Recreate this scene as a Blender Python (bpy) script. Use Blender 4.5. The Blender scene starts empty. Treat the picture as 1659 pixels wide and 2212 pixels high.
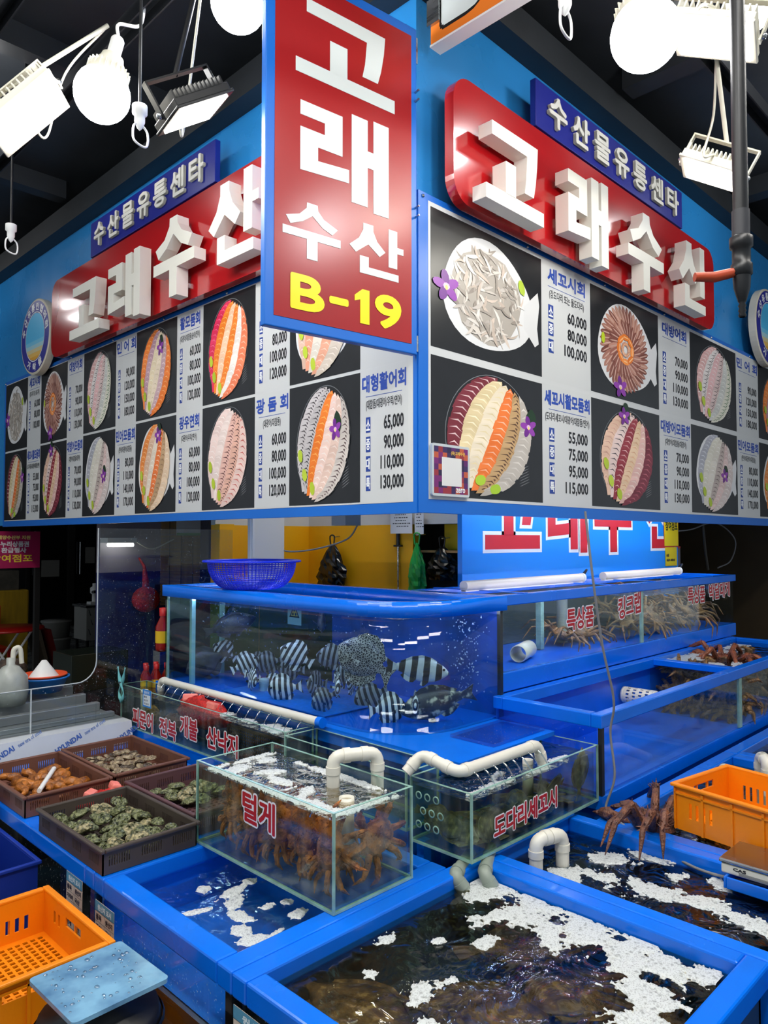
import bpy, bmesh, math, random
from mathutils import Vector, Matrix, Euler, noise as mnoise
SC = bpy.context.scene
COL = SC.collection
PI = math.pi
random.seed(7)

# ---------------------------------------------------------------- camera, world, exposure
cam_data = bpy.data.cameras.new('camera')
cam = bpy.data.objects.new('camera', cam_data)
COL.objects.link(cam)
SC.camera = cam
cam_data.sensor_fit = 'VERTICAL'
cam_data.sensor_height = 36.0
cam_data.lens = 36.0 * 1605.0 / 2212.0
cam_data.clip_start = 0.02
cam.location = (0, 0, 1.6)
_az, _pt = math.radians(44.7), math.atan(59 / 1605)
_f = Vector((math.cos(_az) * math.cos(_pt), math.sin(_az) * math.cos(_pt), math.sin(_pt)))
cam.rotation_euler = _f.to_track_quat('-Z', 'Y').to_euler()

world = bpy.data.worlds.new('market_hall')
SC.world = world
world.use_nodes = True
world.node_tree.nodes['Background'].inputs[0].default_value = (0.80, 0.90, 1.0, 1)
world.node_tree.nodes['Background'].inputs[1].default_value = 0.45
SC.view_settings.view_transform = 'Standard'
SC.view_settings.look = 'None'
SC.view_settings.gamma = 1.0
SC.view_settings.use_curve_mapping = False
SC.view_settings.exposure = 0.27
FILL_STRIP = 27.0       # radiance of the strip lights added for fill
LAMP = 34.0        # radiance of the LED globes
FLOOD = 26.0       # radiance of the floodlight panels
SC.cycles.transparent_max_bounces = 26
SC.cycles.max_bounces = 5
SC.cycles.diffuse_bounces = 3
SC.cycles.glossy_bounces = 2
SC.cycles.transmission_bounces = 2
SC.cycles.caustics_reflective = False
SC.cycles.caustics_refractive = False
SC.cycles.sample_clamp_indirect = 6.0

# ---------------------------------------------------------------- materials
def lin(c):
    def g(v):
        v /= 255.0
        return v / 12.92 if v <= 0.04045 else ((v + 0.055) / 1.055) ** 2.4
    return (g(c[0]), g(c[1]), g(c[2]), 1.0)

MATS = {}
def mat(name, rgb, rough=0.45, metal=0.0, var=0.0, vscale=6.0, rgb2=None, bump=0.0, bscale=60.0, coat=0.0, emit=0.0, spec=0.5, detail=4.0, stretch=None, rvar=0.0):
    if name in MATS: return MATS[name]
    m = bpy.data.materials.new(name); m.use_nodes = True
    nt = m.node_tree; n = nt.nodes; l = nt.links
    b = n['Principled BSDF']
    b.inputs['Base Color'].default_value = lin(rgb)
    b.inputs['Roughness'].default_value = rough
    b.inputs['Metallic'].default_value = metal
    b.inputs['Specular IOR Level'].default_value = spec
    b.inputs['Coat Weight'].default_value = coat
    b.inputs['Coat Roughness'].default_value = 0.08
    if emit:
        b.inputs['Emission Color'].default_value = lin(rgb)
        b.inputs['Emission Strength'].default_value = emit
    tc = None
    if var or bump or rgb2 or rvar:
        tc = n.new('ShaderNodeTexCoord'); mp = n.new('ShaderNodeMapping')
        l.new(tc.outputs['Object'], mp.inputs['Vector'])
        if stretch: mp.inputs['Scale'].default_value = stretch
    if var or rgb2:
        t = n.new('ShaderNodeTexNoise'); t.inputs['Scale'].default_value = vscale; t.inputs['Detail'].default_value = detail
        l.new(mp.outputs['Vector'], t.inputs['Vector'])
        r = n.new('ShaderNodeValToRGB')
        c = lin(rgb)
        if rgb2: c2 = lin(rgb2)
        else: c2 = tuple(v * (1 - var) for v in c[:3]) + (1,)
        r.color_ramp.elements[0].color = c2; r.color_ramp.elements[1].color = c
        r.color_ramp.elements[0].position = 0.36; r.color_ramp.elements[1].position = 0.62
        l.new(t.outputs['Fac'], r.inputs['Fac']); l.new(r.outputs['Color'], b.inputs['Base Color'])
    if rvar:
        t3 = n.new('ShaderNodeTexNoise'); t3.inputs['Scale'].default_value = vscale * 1.7; t3.inputs['Detail'].default_value = 3
        l.new(mp.outputs['Vector'], t3.inputs['Vector'])
        mr = n.new('ShaderNodeMapRange'); mr.inputs['From Min'].default_value = 0.3; mr.inputs['From Max'].default_value = 0.7
        mr.inputs['To Min'].default_value = max(0.02, rough - rvar); mr.inputs['To Max'].default_value = min(1, rough + rvar)
        l.new(t3.outputs['Fac'], mr.inputs['Value']); l.new(mr.outputs['Result'], b.inputs['Roughness'])
    if bump:
        t2 = n.new('ShaderNodeTexNoise'); t2.inputs['Scale'].default_value = bscale; t2.inputs['Detail'].default_value = 3
        l.new(mp.outputs['Vector'], t2.inputs['Vector'])
        bp = n.new('ShaderNodeBump'); bp.inputs['Strength'].default_value = bump; bp.inputs['Distance'].default_value = 0.01
        l.new(t2.outputs['Fac'], bp.inputs['Height']); l.new(bp.outputs['Normal'], b.inputs['Normal'])
    MATS[name] = m
    return m

def clear(name, tint=(245, 252, 250), refl=0.06, graz=0.75, rough=0.03, bump=0.0, bscale=9.0, streak=0.0, drops=0.0):
    """see-through pane or water surface: transparent, with a reflection that grows towards grazing angles"""
    if name in MATS: return MATS[name]
    m = bpy.data.materials.new(name); m.use_nodes = True
    nt = m.node_tree; n = nt.nodes; l = nt.links
    n.remove(n['Principled BSDF']); out = n['Material Output']
    tr = n.new('ShaderNodeBsdfTransparent'); tr.inputs['Color'].default_value = lin(tint)
    gl = n.new('ShaderNodeBsdfGlossy'); gl.inputs['Roughness'].default_value = rough
    lw = n.new('ShaderNodeLayerWeight'); lw.inputs['Blend'].default_value = 0.5
    pw = n.new('ShaderNodeMath'); pw.operation = 'POWER'; pw.inputs[1].default_value = 4.0
    l.new(lw.outputs['Facing'], pw.inputs[0])
    ml = n.new('ShaderNodeMath'); ml.operation = 'MULTIPLY_ADD'; ml.inputs[1].default_value = graz; ml.inputs[2].default_value = refl
    l.new(pw.outputs[0], ml.inputs[0])
    mx = n.new('ShaderNodeMixShader')
    l.new(ml.outputs[0], mx.inputs['Fac']); l.new(tr.outputs[0], mx.inputs[1]); l.new(gl.outputs[0], mx.inputs[2])
    last = mx
    tc = n.new('ShaderNodeTexCoord')
    if bump:
        t = n.new('ShaderNodeTexNoise'); t.inputs['Scale'].default_value = bscale; t.inputs['Detail'].default_value = 3.0
        t.inputs['Distortion'].default_value = 0.6
        l.new(tc.outputs['Object'], t.inputs['Vector'])
        bp = n.new('ShaderNodeBump'); bp.inputs['Strength'].default_value = bump; bp.inputs['Distance'].default_value = 0.03
        l.new(t.outputs['Fac'], bp.inputs['Height'])
        l.new(bp.outputs['Normal'], gl.inputs['Normal']); l.new(bp.outputs['Normal'], lw.inputs['Normal'])
    if streak or drops:
        df = n.new('ShaderNodeBsdfDiffuse'); df.inputs['Color'].default_value = (0.75, 0.82, 0.84, 1)
        mp = n.new('ShaderNodeMapping'); l.new(tc.outputs['Object'], mp.inputs['Vector'])
        mp.inputs['Scale'].default_value = (1, 1, 0.12) if streak else (1, 1, 1)
        t = n.new('ShaderNodeTexNoise'); t.inputs['Scale'].default_value = 30 if streak else 140; t.inputs['Detail'].default_value = 4
        l.new(mp.outputs['Vector'], t.inputs['Vector'])
        mr = n.new('ShaderNodeMapRange'); mr.inputs['From Min'].default_value = 0.45 if streak else 0.66
        mr.inputs['From Max'].default_value = 0.8 if streak else 0.72; mr.inputs['To Max'].default_value = streak or drops
        l.new(t.outputs['Fac'], mr.inputs['Value'])
        m2 = n.new('ShaderNodeMixShader'); l.new(mr.outputs['Result'], m2.inputs['Fac'])
        l.new(last.outputs[0], m2.inputs[1]); l.new(df.outputs[0], m2.inputs[2]); last = m2
    l.new(last.outputs[0], out.inputs['Surface'])
    MATS[name] = m
    return m

def attr_mat(name, rough=0.35, coat=0.0):
    """printed sheet: colour comes from the print's own colour attribute"""
    if name in MATS: return MATS[name]
    m = bpy.data.materials.new(name); m.use_nodes = True
    nt = m.node_tree; b = nt.nodes['Principled BSDF']; a = nt.nodes.new('ShaderNodeVertexColor'); a.layer_name = 'print'
    nt.links.new(a.outputs['Color'], b.inputs['Base Color']); b.inputs['Roughness'].default_value = rough
    b.inputs['Coat Weight'].default_value = coat
    MATS[name] = m
    return m

def pattern_mat(name, kind, c1, c2, c3=None, rough=0.35, k=1.0, sharp=0.06, warp=0.3, wscale=8.0):
    """animal skins in object space: kind 'bands' along X, 'cells' (reticulated), 'blotch' (mottled)"""
    if name in MATS: return MATS[name]
    m = bpy.data.materials.new(name); m.use_nodes = True
    nt = m.node_tree; n = nt.nodes; l = nt.links; b = n['Principled BSDF']; b.inputs['Roughness'].default_value = rough
    tc = n.new('ShaderNodeTexCoord'); r = n.new('ShaderNodeValToRGB'); e = r.color_ramp.elements
    nz = n.new('ShaderNodeTexNoise'); nz.inputs['Scale'].default_value = wscale; nz.inputs['Detail'].default_value = 3
    l.new(tc.outputs['Object'], nz.inputs['Vector'])
    if kind == 'bands':
        sp = n.new('ShaderNodeSeparateXYZ'); l.new(tc.outputs['Object'], sp.inputs[0])
        a = n.new('ShaderNodeMath'); a.operation = 'MULTIPLY_ADD'; a.inputs[1].default_value = k
        w = n.new('ShaderNodeMath'); w.operation = 'MULTIPLY'; w.inputs[1].default_value = warp * 6
        l.new(nz.outputs['Fac'], w.inputs[0]); l.new(sp.outputs['X'], a.inputs[0]); l.new(w.outputs[0], a.inputs[2])
        s = n.new('ShaderNodeMath'); s.operation = 'SINE'; l.new(a.outputs[0], s.inputs[0])
        h = n.new('ShaderNodeMath'); h.operation = 'MULTIPLY_ADD'; h.inputs[1].default_value = 0.5; h.inputs[2].default_value = 0.5
        l.new(s.outputs[0], h.inputs[0]); l.new(h.outputs[0], r.inputs['Fac'])
        e[0].color = lin(c1); e[0].position = 0.5 - sharp; e[1].color = lin(c2); e[1].position = 0.5 + sharp
    elif kind == 'cells':
        v = n.new('ShaderNodeTexVoronoi'); v.feature = 'DISTANCE_TO_EDGE'; v.inputs['Scale'].default_value = k
        l.new(tc.outputs['Object'], v.inputs['Vector']); l.new(v.outputs['Distance'], r.inputs['Fac'])
        e[0].color = lin(c1); e[0].position = 0.06; e[1].color = lin(c2); e[1].position = 0.14
    else:
        l.new(nz.outputs['Fac'], r.inputs['Fac'])
        e[0].color = lin(c1); e[0].position = 0.5 - sharp; e[1].color = lin(c2); e[1].position = 0.5 + sharp
        if c3:
            x = r.color_ramp.elements.new(0.66); x.color = lin(c3)
    l.new(r.outputs['Color'], b.inputs['Base Color'])
    bp = n.new('ShaderNodeBump'); bp.inputs['Strength'].default_value = 0.25; bp.inputs['Distance'].default_value = 0.004
    n2 = n.new('ShaderNodeTexNoise'); n2.inputs['Scale'].default_value = 160; l.new(tc.outputs['Object'], n2.inputs['Vector'])
    l.new(n2.outputs['Fac'], bp.inputs['Height']); l.new(bp.outputs['Normal'], b.inputs['Normal'])
    MATS[name] = m
    return m

BLUE = mat('blue_fibreglass', (0, 112, 236), 0.22, var=0.12, vscale=3, bump=0.05, bscale=25, rvar=0.08)
BLUEIN = mat('blue_tank_lining', (4, 100, 226), 0.35, var=0.2, vscale=4)
WALLB = mat('blue_sign_wall', (44, 142, 214), 0.3, var=0.1, vscale=1.5, rvar=0.08)
BOARDB = mat('blue_board_border', (12, 104, 200), 0.35)
GLASS = clear('clear_glass', (248, 253, 251), 0.03, 0.55, 0.02)
GLASSW = clear('wet_glass', (246, 252, 249), 0.03, 0.55, 0.03, streak=0.07)
GLASSD = clear('spotted_acrylic', (242, 246, 246), 0.03, 0.5, 0.05, drops=0.5)
GEDGE = mat('glass_edge_green', (150, 190, 175), 0.2, var=0.3, vscale=20)
PVC = mat('white_pvc', (228, 224, 210), 0.3, var=0.06, vscale=5)
PVCG = mat('grey_green_pvc', (150, 160, 148), 0.4, var=0.15, vscale=8)
STEEL = mat('stainless_steel', (190, 192, 195), 0.28, 1.0, var=0.15, vscale=3, stretch=(1, 1, 8), rvar=0.1)
DARKMETAL = mat('black_metal', (24, 25, 27), 0.4, 0.3)
BLACKP = mat('black_plastic', (18, 18, 20), 0.4)
WHITEP = mat('white_plastic', (235, 235, 232), 0.35)
CREAM = mat('cream_enamel', (222, 218, 200), 0.4)
RED = mat('red_sign_enamel', (176, 20, 26), 0.2, coat=1.0, var=0.06, vscale=2)
REDV = mat('red_print', (178, 30, 34), 0.45)
LETTER = mat('white_channel_letter', (226, 224, 214), 0.45)
NAVY = mat('navy_banner', (34, 42, 140), 0.3, var=0.1, vscale=4)
ORANGEP = mat('orange_crate_plastic', (244, 138, 8), 0.38, var=0.08, vscale=5, bump=0.05, bscale=90)
BROWNP = mat('brown_basket_plastic', (112, 72, 58), 0.45, var=0.12, vscale=6)
DARKBP = mat('dark_basket_plastic', (74, 64, 58), 0.42, var=0.15, vscale=6)
YELLOWW = mat('yellow_wall_paint', (238, 172, 6), 0.5, var=0.06, vscale=3)
PRINT = attr_mat('printed_sheet')
BULB = mat('led_globe_glow', (255, 255, 255), 0.4, emit=LAMP)
PANEL = mat('floodlight_glow', (255, 250, 236), 0.4, emit=FLOOD)

# ---------------------------------------------------------------- mesh builder and scene helpers
WM = {}      # world matrices of things, filled as they are made
class MB:
    def __init__(s): s.v = []; s.f = []; s.c = []; s.sm = []
    def add(s, verts, faces, col=None, smooth=False):
        o = len(s.v); s.v += [tuple(p) for p in verts]
        for f in faces: s.f.append(tuple(i + o for i in f)); s.c.append(col); s.sm.append(smooth)
        return s
    def box(s, x0, y0, z0, x1, y1, z1, M=None):
        p = [(x0, y0, z0), (x1, y0, z0), (x1, y1, z0), (x0, y1, z0), (x0, y0, z1), (x1, y0, z1), (x1, y1, z1), (x0, y1, z1)]
        if M: p = [M @ Vector(q) for q in p]
        return s.add(p, [(0, 3, 2, 1), (4, 5, 6, 7), (0, 1, 5, 4), (1, 2, 6, 5), (2, 3, 7, 6), (3, 0, 4, 7)])
    def prism(s, poly, z0, z1, M=None, smooth=False):
        n = len(poly)
        a = sum(poly[i][0] * poly[(i + 1) % n][1] - poly[(i + 1) % n][0] * poly[i][1] for i in range(n))
        if a < 0: poly = poly[::-1]
        p = [(x, y, z0) for x, y in poly] + [(x, y, z1) for x, y in poly]
        if M: p = [M @ Vector(q) for q in p]
        s.add(p, [tuple(range(n))[::-1], tuple(range(n, 2 * n))])
        return s.add(p, [(i, (i + 1) % n, n + (i + 1) % n, n + i) for i in range(n)], smooth=smooth)
    def tube(s, path, r, n=10, cap=True, smooth=True):
        path = [Vector(p) for p in path]; k = len(path)
        rs = r if isinstance(r, (list, tuple)) else [r] * k
        V = []; up = None
        for i, p in enumerate(path):
            d = (path[min(i + 1, k - 1)] - path[max(i - 1, 0)]).normalized()
            if up is None or abs(d.dot(up)) > 0.98: up = Vector((0, 0, 1)) if abs(d.z) < 0.9 else Vector((1, 0, 0))
            a = d.cross(up).normalized(); b = a.cross(d).normalized(); up = b
            for j in range(n):
                t = 2 * PI * j / n; V.append(p + a * math.cos(t) * rs[i] + b * math.sin(t) * rs[i])
        F = [(i * n + j, i * n + (j + 1) % n, (i + 1) * n + (j + 1) % n, (i + 1) * n + j) for i in range(k - 1) for j in range(n)]
        s.add(V, F, smooth=smooth)
        if cap: s.add(V[:n], [tuple(range(n))]); s.add(V[-n:], [tuple(range(n))[::-1]])
        return s
    def lathe(s, prof, n=28, M=None, smooth=True, sx=1, sy=1, close=False):
        V = []; k = len(prof)
        for r, z in prof:
            for j in range(n):
                t = 2 * PI * j / n; q = Vector((r * math.cos(t) * sx, r * math.sin(t) * sy, z)); V.append(M @ q if M else q)
        F = [(i * n + j, i * n + (j + 1) % n, (i + 1) * n + (j + 1) % n, (i + 1) * n + j) for i in range(k - 1) for j in range(n)]
        s.add(V, F, smooth=smooth)
        if close: s.add(V[:n], [tuple(range(n))[::-1]]); s.add(V[-n:], [tuple(range(n))])
        return s
    def ball(s, c, r, n=10, k=7, sc=(1, 1, 1), M=None):
        V = []; F = []
        for i in range(k + 1):
            ph = PI * i / k
            for j in range(n):
                t = 2 * PI * j / n
                q = Vector((c[0] + r * sc[0] * math.sin(ph) * math.cos(t), c[1] + r * sc[1] * math.sin(ph) * math.sin(t), c[2] + r * sc[2] * math.cos(ph)))
                V.append(M @ q if M else q)
        F = [(i * n + j, (i + 1) * n + j, (i + 1) * n + (j + 1) % n, i * n + (j + 1) % n) for i in range(k) for j in range(n)]
        return s.add(V, F, smooth=True)
    def perf(s, w, h, holes, t, M):
        """plate w x h in local XY, thickness t, with rectangular holes (x0,y0,x1,y1)"""
        xs = sorted({0, w, *[q[0] for q in holes], *[q[2] for q in holes]}); ys = sorted({0, h, *[q[1] for q in holes], *[q[3] for q in holes]})
        inh = lambda x, y: any(q[0] < x < q[2] and q[1] < y < q[3] for q in holes)
        for j in range(len(ys) - 1):
            i = 0
            while i < len(xs) - 1:
                if inh((xs[i] + xs[i + 1]) / 2, (ys[j] + ys[j + 1]) / 2): i += 1; continue
                k = i
                while k < len(xs) - 1 and not inh((xs[k] + xs[k + 1]) / 2, (ys[j] + ys[j + 1]) / 2): k += 1
                s.box(xs[i], ys[j], 0, xs[k], ys[j + 1], t, M); i = k
        return s
    def mesh(s, name, m, off=None):
        me = bpy.data.meshes.new(name)
        v = s.v
        if off is not None: v = [off @ Vector(p) for p in s.v]
        me.from_pydata([tuple(p) for p in v], [], s.f)
        if any(s.sm): me.polygons.foreach_set('use_smooth', s.sm)
        if any(c is not None for c in s.c):
            ca = me.color_attributes.new('print', 'FLOAT_COLOR', 'CORNER')
            buf = []
            for p, c in zip(me.polygons, s.c):
                buf += list(lin(c) if c else (0, 0, 0, 1)) * p.loop_total
            ca.data.foreach_set('color', buf)
        if m: me.materials.append(m)
        me.update()
        return me
    def build(s, name, m, parent=None, bevel=0.0, local=False, label=None):
        off = None
        if parent is not None and not local: off = WM[parent].inverted()
        me = s.mesh(name, m, off)
        o = bpy.data.objects.new(name, me); COL.objects.link(o)
        if parent is not None: o.parent = parent; WM[o] = WM[parent]
        else: WM[o] = Matrix.Identity(4)
        if bevel:
            b = o.modifiers.new('bevel', 'BEVEL'); b.width = bevel; b.segments = 2; b.limit_method = 'ANGLE'; b.angle_limit = 0.6
        if label: o['label'] = label
        return o

def thing(name, label, cat, loc=(0, 0, 0), rot=(0, 0, 0), group=None):
    o = bpy.data.objects.new(name, None); COL.objects.link(o)
    o.location = loc; o.rotation_euler = rot; o.empty_display_size = 0.05
    o['label'] = label; o['category'] = cat
    if group: o['group'] = group
    WM[o] = Matrix.Translation(Vector(loc)) @ Euler(rot).to_matrix().to_4x4()
    return o
def tag(o, label, cat, group=None):
    o['label'] = label; o['category'] = cat
    if group: o['group'] = group
    return o
def struct(o): o['kind'] = 'structure'; return o
def place(me, name, loc, rot, label, cat, group=None, scale=1.0):
    o = bpy.data.objects.new(name, me); COL.objects.link(o); o.location = loc; o.rotation_euler = rot
    if scale != 1.0: o.scale = (scale,) * 3 if not isinstance(scale, tuple) else scale
    return tag(o, label, cat, group)
def dup(root, loc=None, rot=None, label=None, group=None):
    r = root.copy(); COL.objects.link(r)
    if loc is not None: r.location = loc
    if rot is not None: r.rotation_euler = rot
    if label: r['label'] = label
    if group: r['group'] = group
    for ch in list(root.children):
        c = ch.copy(); COL.objects.link(c); c.parent = r
        for g in ch.children:
            d = g.copy(); COL.objects.link(d); d.parent = c
    WM[r] = Matrix.Translation(r.location) @ r.rotation_euler.to_matrix().to_4x4()
    return r
def B(*a): return MB().box(*a)
def frameM(o, u, v):
    """matrix whose local X runs along u, local Y along v, local Z out of the plane"""
    u = Vector(u).normalized(); v = Vector(v).normalized(); w = u.cross(v)
    return Matrix(((u.x, v.x, w.x, o[0]), (u.y, v.y, w.y, o[1]), (u.z, v.z, w.z, o[2]), (0, 0, 0, 1)))
def curve_pts(pts, n=8):
    """smooth path through points (Catmull-Rom)"""
    P = [Vector(p) for p in pts]; P = [2 * P[0] - P[1]] + P + [2 * P[-1] - P[-2]]; out = []
    for i in range(1, len(P) - 2):
        for j in range(n):
            t = j / n; a, b, c, d = P[i - 1], P[i], P[i + 1], P[i + 2]
            out.append(0.5 * ((2 * b) + (c - a) * t + (2 * a - 5 * b + 4 * c - d) * t * t + (3 * b - a - 3 * c + d) * t ** 3))
    return out + [P[-2]]
def bend_pts(pts, r, n=5):
    """polyline with its corners rounded to radius r"""
    P = [Vector(p) for p in pts]; out = [P[0]]
    for i in range(1, len(P) - 1):
        a = (P[i - 1] - P[i]).normalized(); b = (P[i + 1] - P[i]).normalized()
        for j in range(n + 1):
            t = j / n; out.append((P[i] + a * r) * (1 - t) ** 2 + P[i] * 2 * t * (1 - t) + (P[i] + b * r) * t * t)
    return out + [P[-1]]

# lettering -------------------------------------------------------
_TXT = {}
def glyphs(text):
    """flat triangles of a line of text: height about 1, left-aligned at 0; returns verts, faces, width"""
    if text in _TXT: return _TXT[text]
    c = bpy.data.curves.new('text', 'FONT'); c.body = text; c.size = 1.0; c.resolution_u = 5 if len(text) <= 1 and text.isascii() else 2
    o = bpy.data.objects.new('text', c); COL.objects.link(o)
    dg = bpy.context.evaluated_depsgraph_get()
    me = bpy.data.meshes.new_from_object(o.evaluated_get(dg))
    V = [(v.co.x, v.co.y) for v in me.vertices]; F = [tuple(p.vertices) for p in me.polygons]
    bpy.data.objects.remove(o); bpy.data.curves.remove(c); bpy.data.meshes.remove(me)
    if V:
        x0 = min(v[0] for v in V); x1 = max(v[0] for v in V); y0 = min(v[1] for v in V); y1 = max(v[1] for v in V)
        V = [(x - x0, y - y0) for x, y in V]; r = (V, F, x1 - x0, y1 - y0)
    else: r = ([], [], 1, 1)
    _TXT[text] = r
    return r
def put_text(mb, text, x, y, w, h, M, z=0.0, col=None, bold=0.0, align='l', nb=8, depth=0.0):
    """text stretched into the box (x,y,w,h) of the plane M; bold = stroke growth in metres"""
    V, F, tw, th = glyphs(text)
    if not V: return
    if w is None: w = h / th * tw
    if align == 'c': x -= w / 2
    if align == 'r': x -= w
    sh = [(0, 0)] if not bold else [(bold * math.cos(2 * PI * i / nb), bold * math.sin(2 * PI * i / nb)) for i in range(nb)]
    for k, (dx, dy) in enumerate(sh):
        mb.add([M @ Vector((x + vx * w / tw + dx, y + vy * h / th + dy, z + k * 2e-5)) for vx, vy in V], F, col)
def face_text(mb_list, text, x, y, w, h, M, z, halo, bold):
    put_text(mb_list[0], text, x, y, w, h, M, z, None, halo)
    put_text(mb_list[1], text, x, y, w, h, M, z + 0.0006, None, bold)

# channel letters cut by hand: polygons on a unit square
GO = [[(.10, 1), (.895, 1), (.88, .75), (.85, .5), (.815, .317), (.653, .317), (.68, .5), (.70, .815), (.10, .825)], [(.325, .59), (.497, .59), (.497, .18), (.325, .18)], [(0, .185), (1, .185), (1, 0), (0, 0)]]
RAE = [[(0, .907), (.455, .907), (.455, .485), (.187, .485), (.187, .345), (.53, .372), (.53, .232), (0, .2), (0, .639), (.26, .639), (.26, .76), (0, .76)], [(.56, .98), (.746, .98), (.746, .045), (.56, .045)], [(.815, 1), (1, 1), (1, 0), (.815, 0)], [(.746, .65), (.815, .65), (.815, .47), (.746, .47)]]
SU = [[(.406, 1), (.59, 1), (.60, .9), (.70, .78), (.948, .668), (.85, .545), (.68, .62), (.5, .785), (.33, .64), (.127, .545), (.052, .675), (.28, .76), (.40, .9)], [(0, .495), (1, .495), (1, .35), (0, .35)], [(.406, .35), (.59, .35), (.59, 0), (.406, 0)]]
SAN = [[(.247, .97), (.428, .97), (.43, .85), (.50, .68), (.654, .516), (.547, .40), (.337, .58), (.115, .37), (0, .484), (.17, .66), (.245, .84)], [(.716, 1), (.88, 1), (.88, .683), (1, .683), (1, .56), (.88, .56), (.88, .253), (.716, .253)], [(.185, .33), (.346, .33), (.346, .14), (.905, .14), (.905, 0), (.185, 0)]]
def put_poly_letter(mb, polys, x, y, w, h, M, z0, z1):
    for p in polys: mb.prism([(x + a * w, y + b * h) for a, b in p], z0, z1, M)
def outset(poly, d):
    n = len(poly); a = sum(poly[i][0] * poly[(i + 1) % n][1] - poly[(i + 1) % n][0] * poly[i][1] for i in range(n)); s = 1 if a > 0 else -1
    out = []
    for i in range(n):
        p, q, r = Vector(poly[i - 1]), Vector(poly[i]), Vector(poly[(i + 1) % n])
        e1 = (q - p).normalized(); e2 = (r - q).normalized(); n1 = Vector((e1.y, -e1.x)) * s; n2 = Vector((e2.y, -e2.x)) * s
        m = (n1 + n2); k = m.length_squared
        m = m * (2 / max(k, 0.6)) if k > 1e-6 else n1
        out.append(tuple(q + m * d))
    return out
def rounded(x0, y0, x1, y1, r, n=6):
    P = []
    for cx, cy, a in ((x1 - r, y1 - r, 0), (x0 + r, y1 - r, PI / 2), (x0 + r, y0 + r, PI), (x1 - r, y0 + r, 1.5 * PI)):
        P += [(cx + r * math.cos(a + PI / 2 * i / n), cy + r * math.sin(a + PI / 2 * i / n)) for i in range(n + 1)]
    return P
# ---------------------------------------------------------------- the sign walls of the corner stall
CX, CY = 2.045, 1.847
FL = frameM((CX, CY, 0), (0, -1, 0), (0, 0, 1))       # left face, local x grows towards the corner (0 at the corner)
FR = frameM((CX, CY, 0), (1, 0, 0), (0, 0, 1))        # right face, local x grows away from the corner
CEIL = mat('black_ceiling', (38, 42, 46), 0.5, var=0.35, vscale=2.5, bump=0.1, bscale=8)
FLOORM = mat('wet_concrete_floor', (150, 152, 150), 0.25, rgb2=(96, 98, 100), vscale=2.2, bump=0.08, bscale=20, rvar=0.15)

struct(B(-6, -6, -0.05, 14, 20, 0).build('floor', FLOORM))
struct(B(-1.2, -1.2, 4.02, 12, 14.1, 4.12).build('ceiling', CEIL))
struct(MB().box(CX + .05, CY + .05, 1.71, CX + 0.17, 6.9, 3.72).build('wall_left', WALLB))
struct(MB().box(CX + 0.17, CY + .05, 1.71, 8.2, CY + 0.17, 3.78).build('wall_right', WALLB))
struct(MB().box(CX + .046, CY + .046, 2.92, CX + 0.08, CY + 0.08, 3.9).build('trim_1', WALLB))
struct(MB().box(CX - 0.05, CY - 0.02, 3.72, CX + 0.3, 9.0, 3.86).build('trim_2', CEIL))
struct(MB().box(CX - 0.02, CY - 0.05, 3.78, 9.0, CY + 0.3, 3.92).build('trim_3', CEIL))
# ceiling joists and lamp rails under the black ceiling
for i, y in enumerate((2.2, 3.6, 5.0, 6.6, 8.4)):
    struct(B(-0.5, y, 3.90, 2.0, y + 0.10, 4.02).build('trim_%d' % (4 + i), CEIL))
for i, x in enumerate((1.0, 2.9, 4.6, 6.4)):
    struct(B(x + 0.6, -0.8, 3.90, x + 0.72, 1.75, 4.02).build('trim_%d' % (9 + i), CEIL))
RAILM = mat('dark_rail_steel', (52, 55, 60), 0.35, 0.6)
def rail(name, label, p, q, drops):
    p, q = Vector(p), Vector(q); t = thing(name, label, 'lamp rail', p)
    d = (q - p); u = d.normalized(); w = u.cross(Vector((0, 0, 1)))
    M = frameM(p, u, w); M = Matrix.Translation((0, 0, 0)) @ M; L = d.length
    MB().box(0, -0.03, -0.012, L, 0.03, 0.0, M).box(0, -0.03, 0.0, L, -0.024, 0.045, M).box(0, 0.024, 0, L, 0.03, 0.045, M).build('channel', RAILM, t)
    for s in drops:
        c = p + u * s; MB().box(c.x - 0.012, c.y - 0.012, c.z, c.x + 0.012, c.y + 0.012, 4.02).build('hanger', RAILM, t)
    return t
rail('lamp_rail', 'dark steel channel carrying the lamps before the left sign wall', (1.30, 1.35, 3.60), (1.30, 7.4, 3.60), (0.3, 2.4, 4.6))
rail('lamp_rail', 'second dark steel channel nearer the market aisle, left side', (0.95, 2.1, 3.66), (0.95, 7.4, 3.66), (0.4, 2.6, 4.6))
rail('lamp_rail', 'dark steel channel carrying the lamps before the right sign wall', (1.5, 1.08, 3.50), (7.2, 1.08, 3.50), (0.3, 2.6, 4.8))

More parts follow.
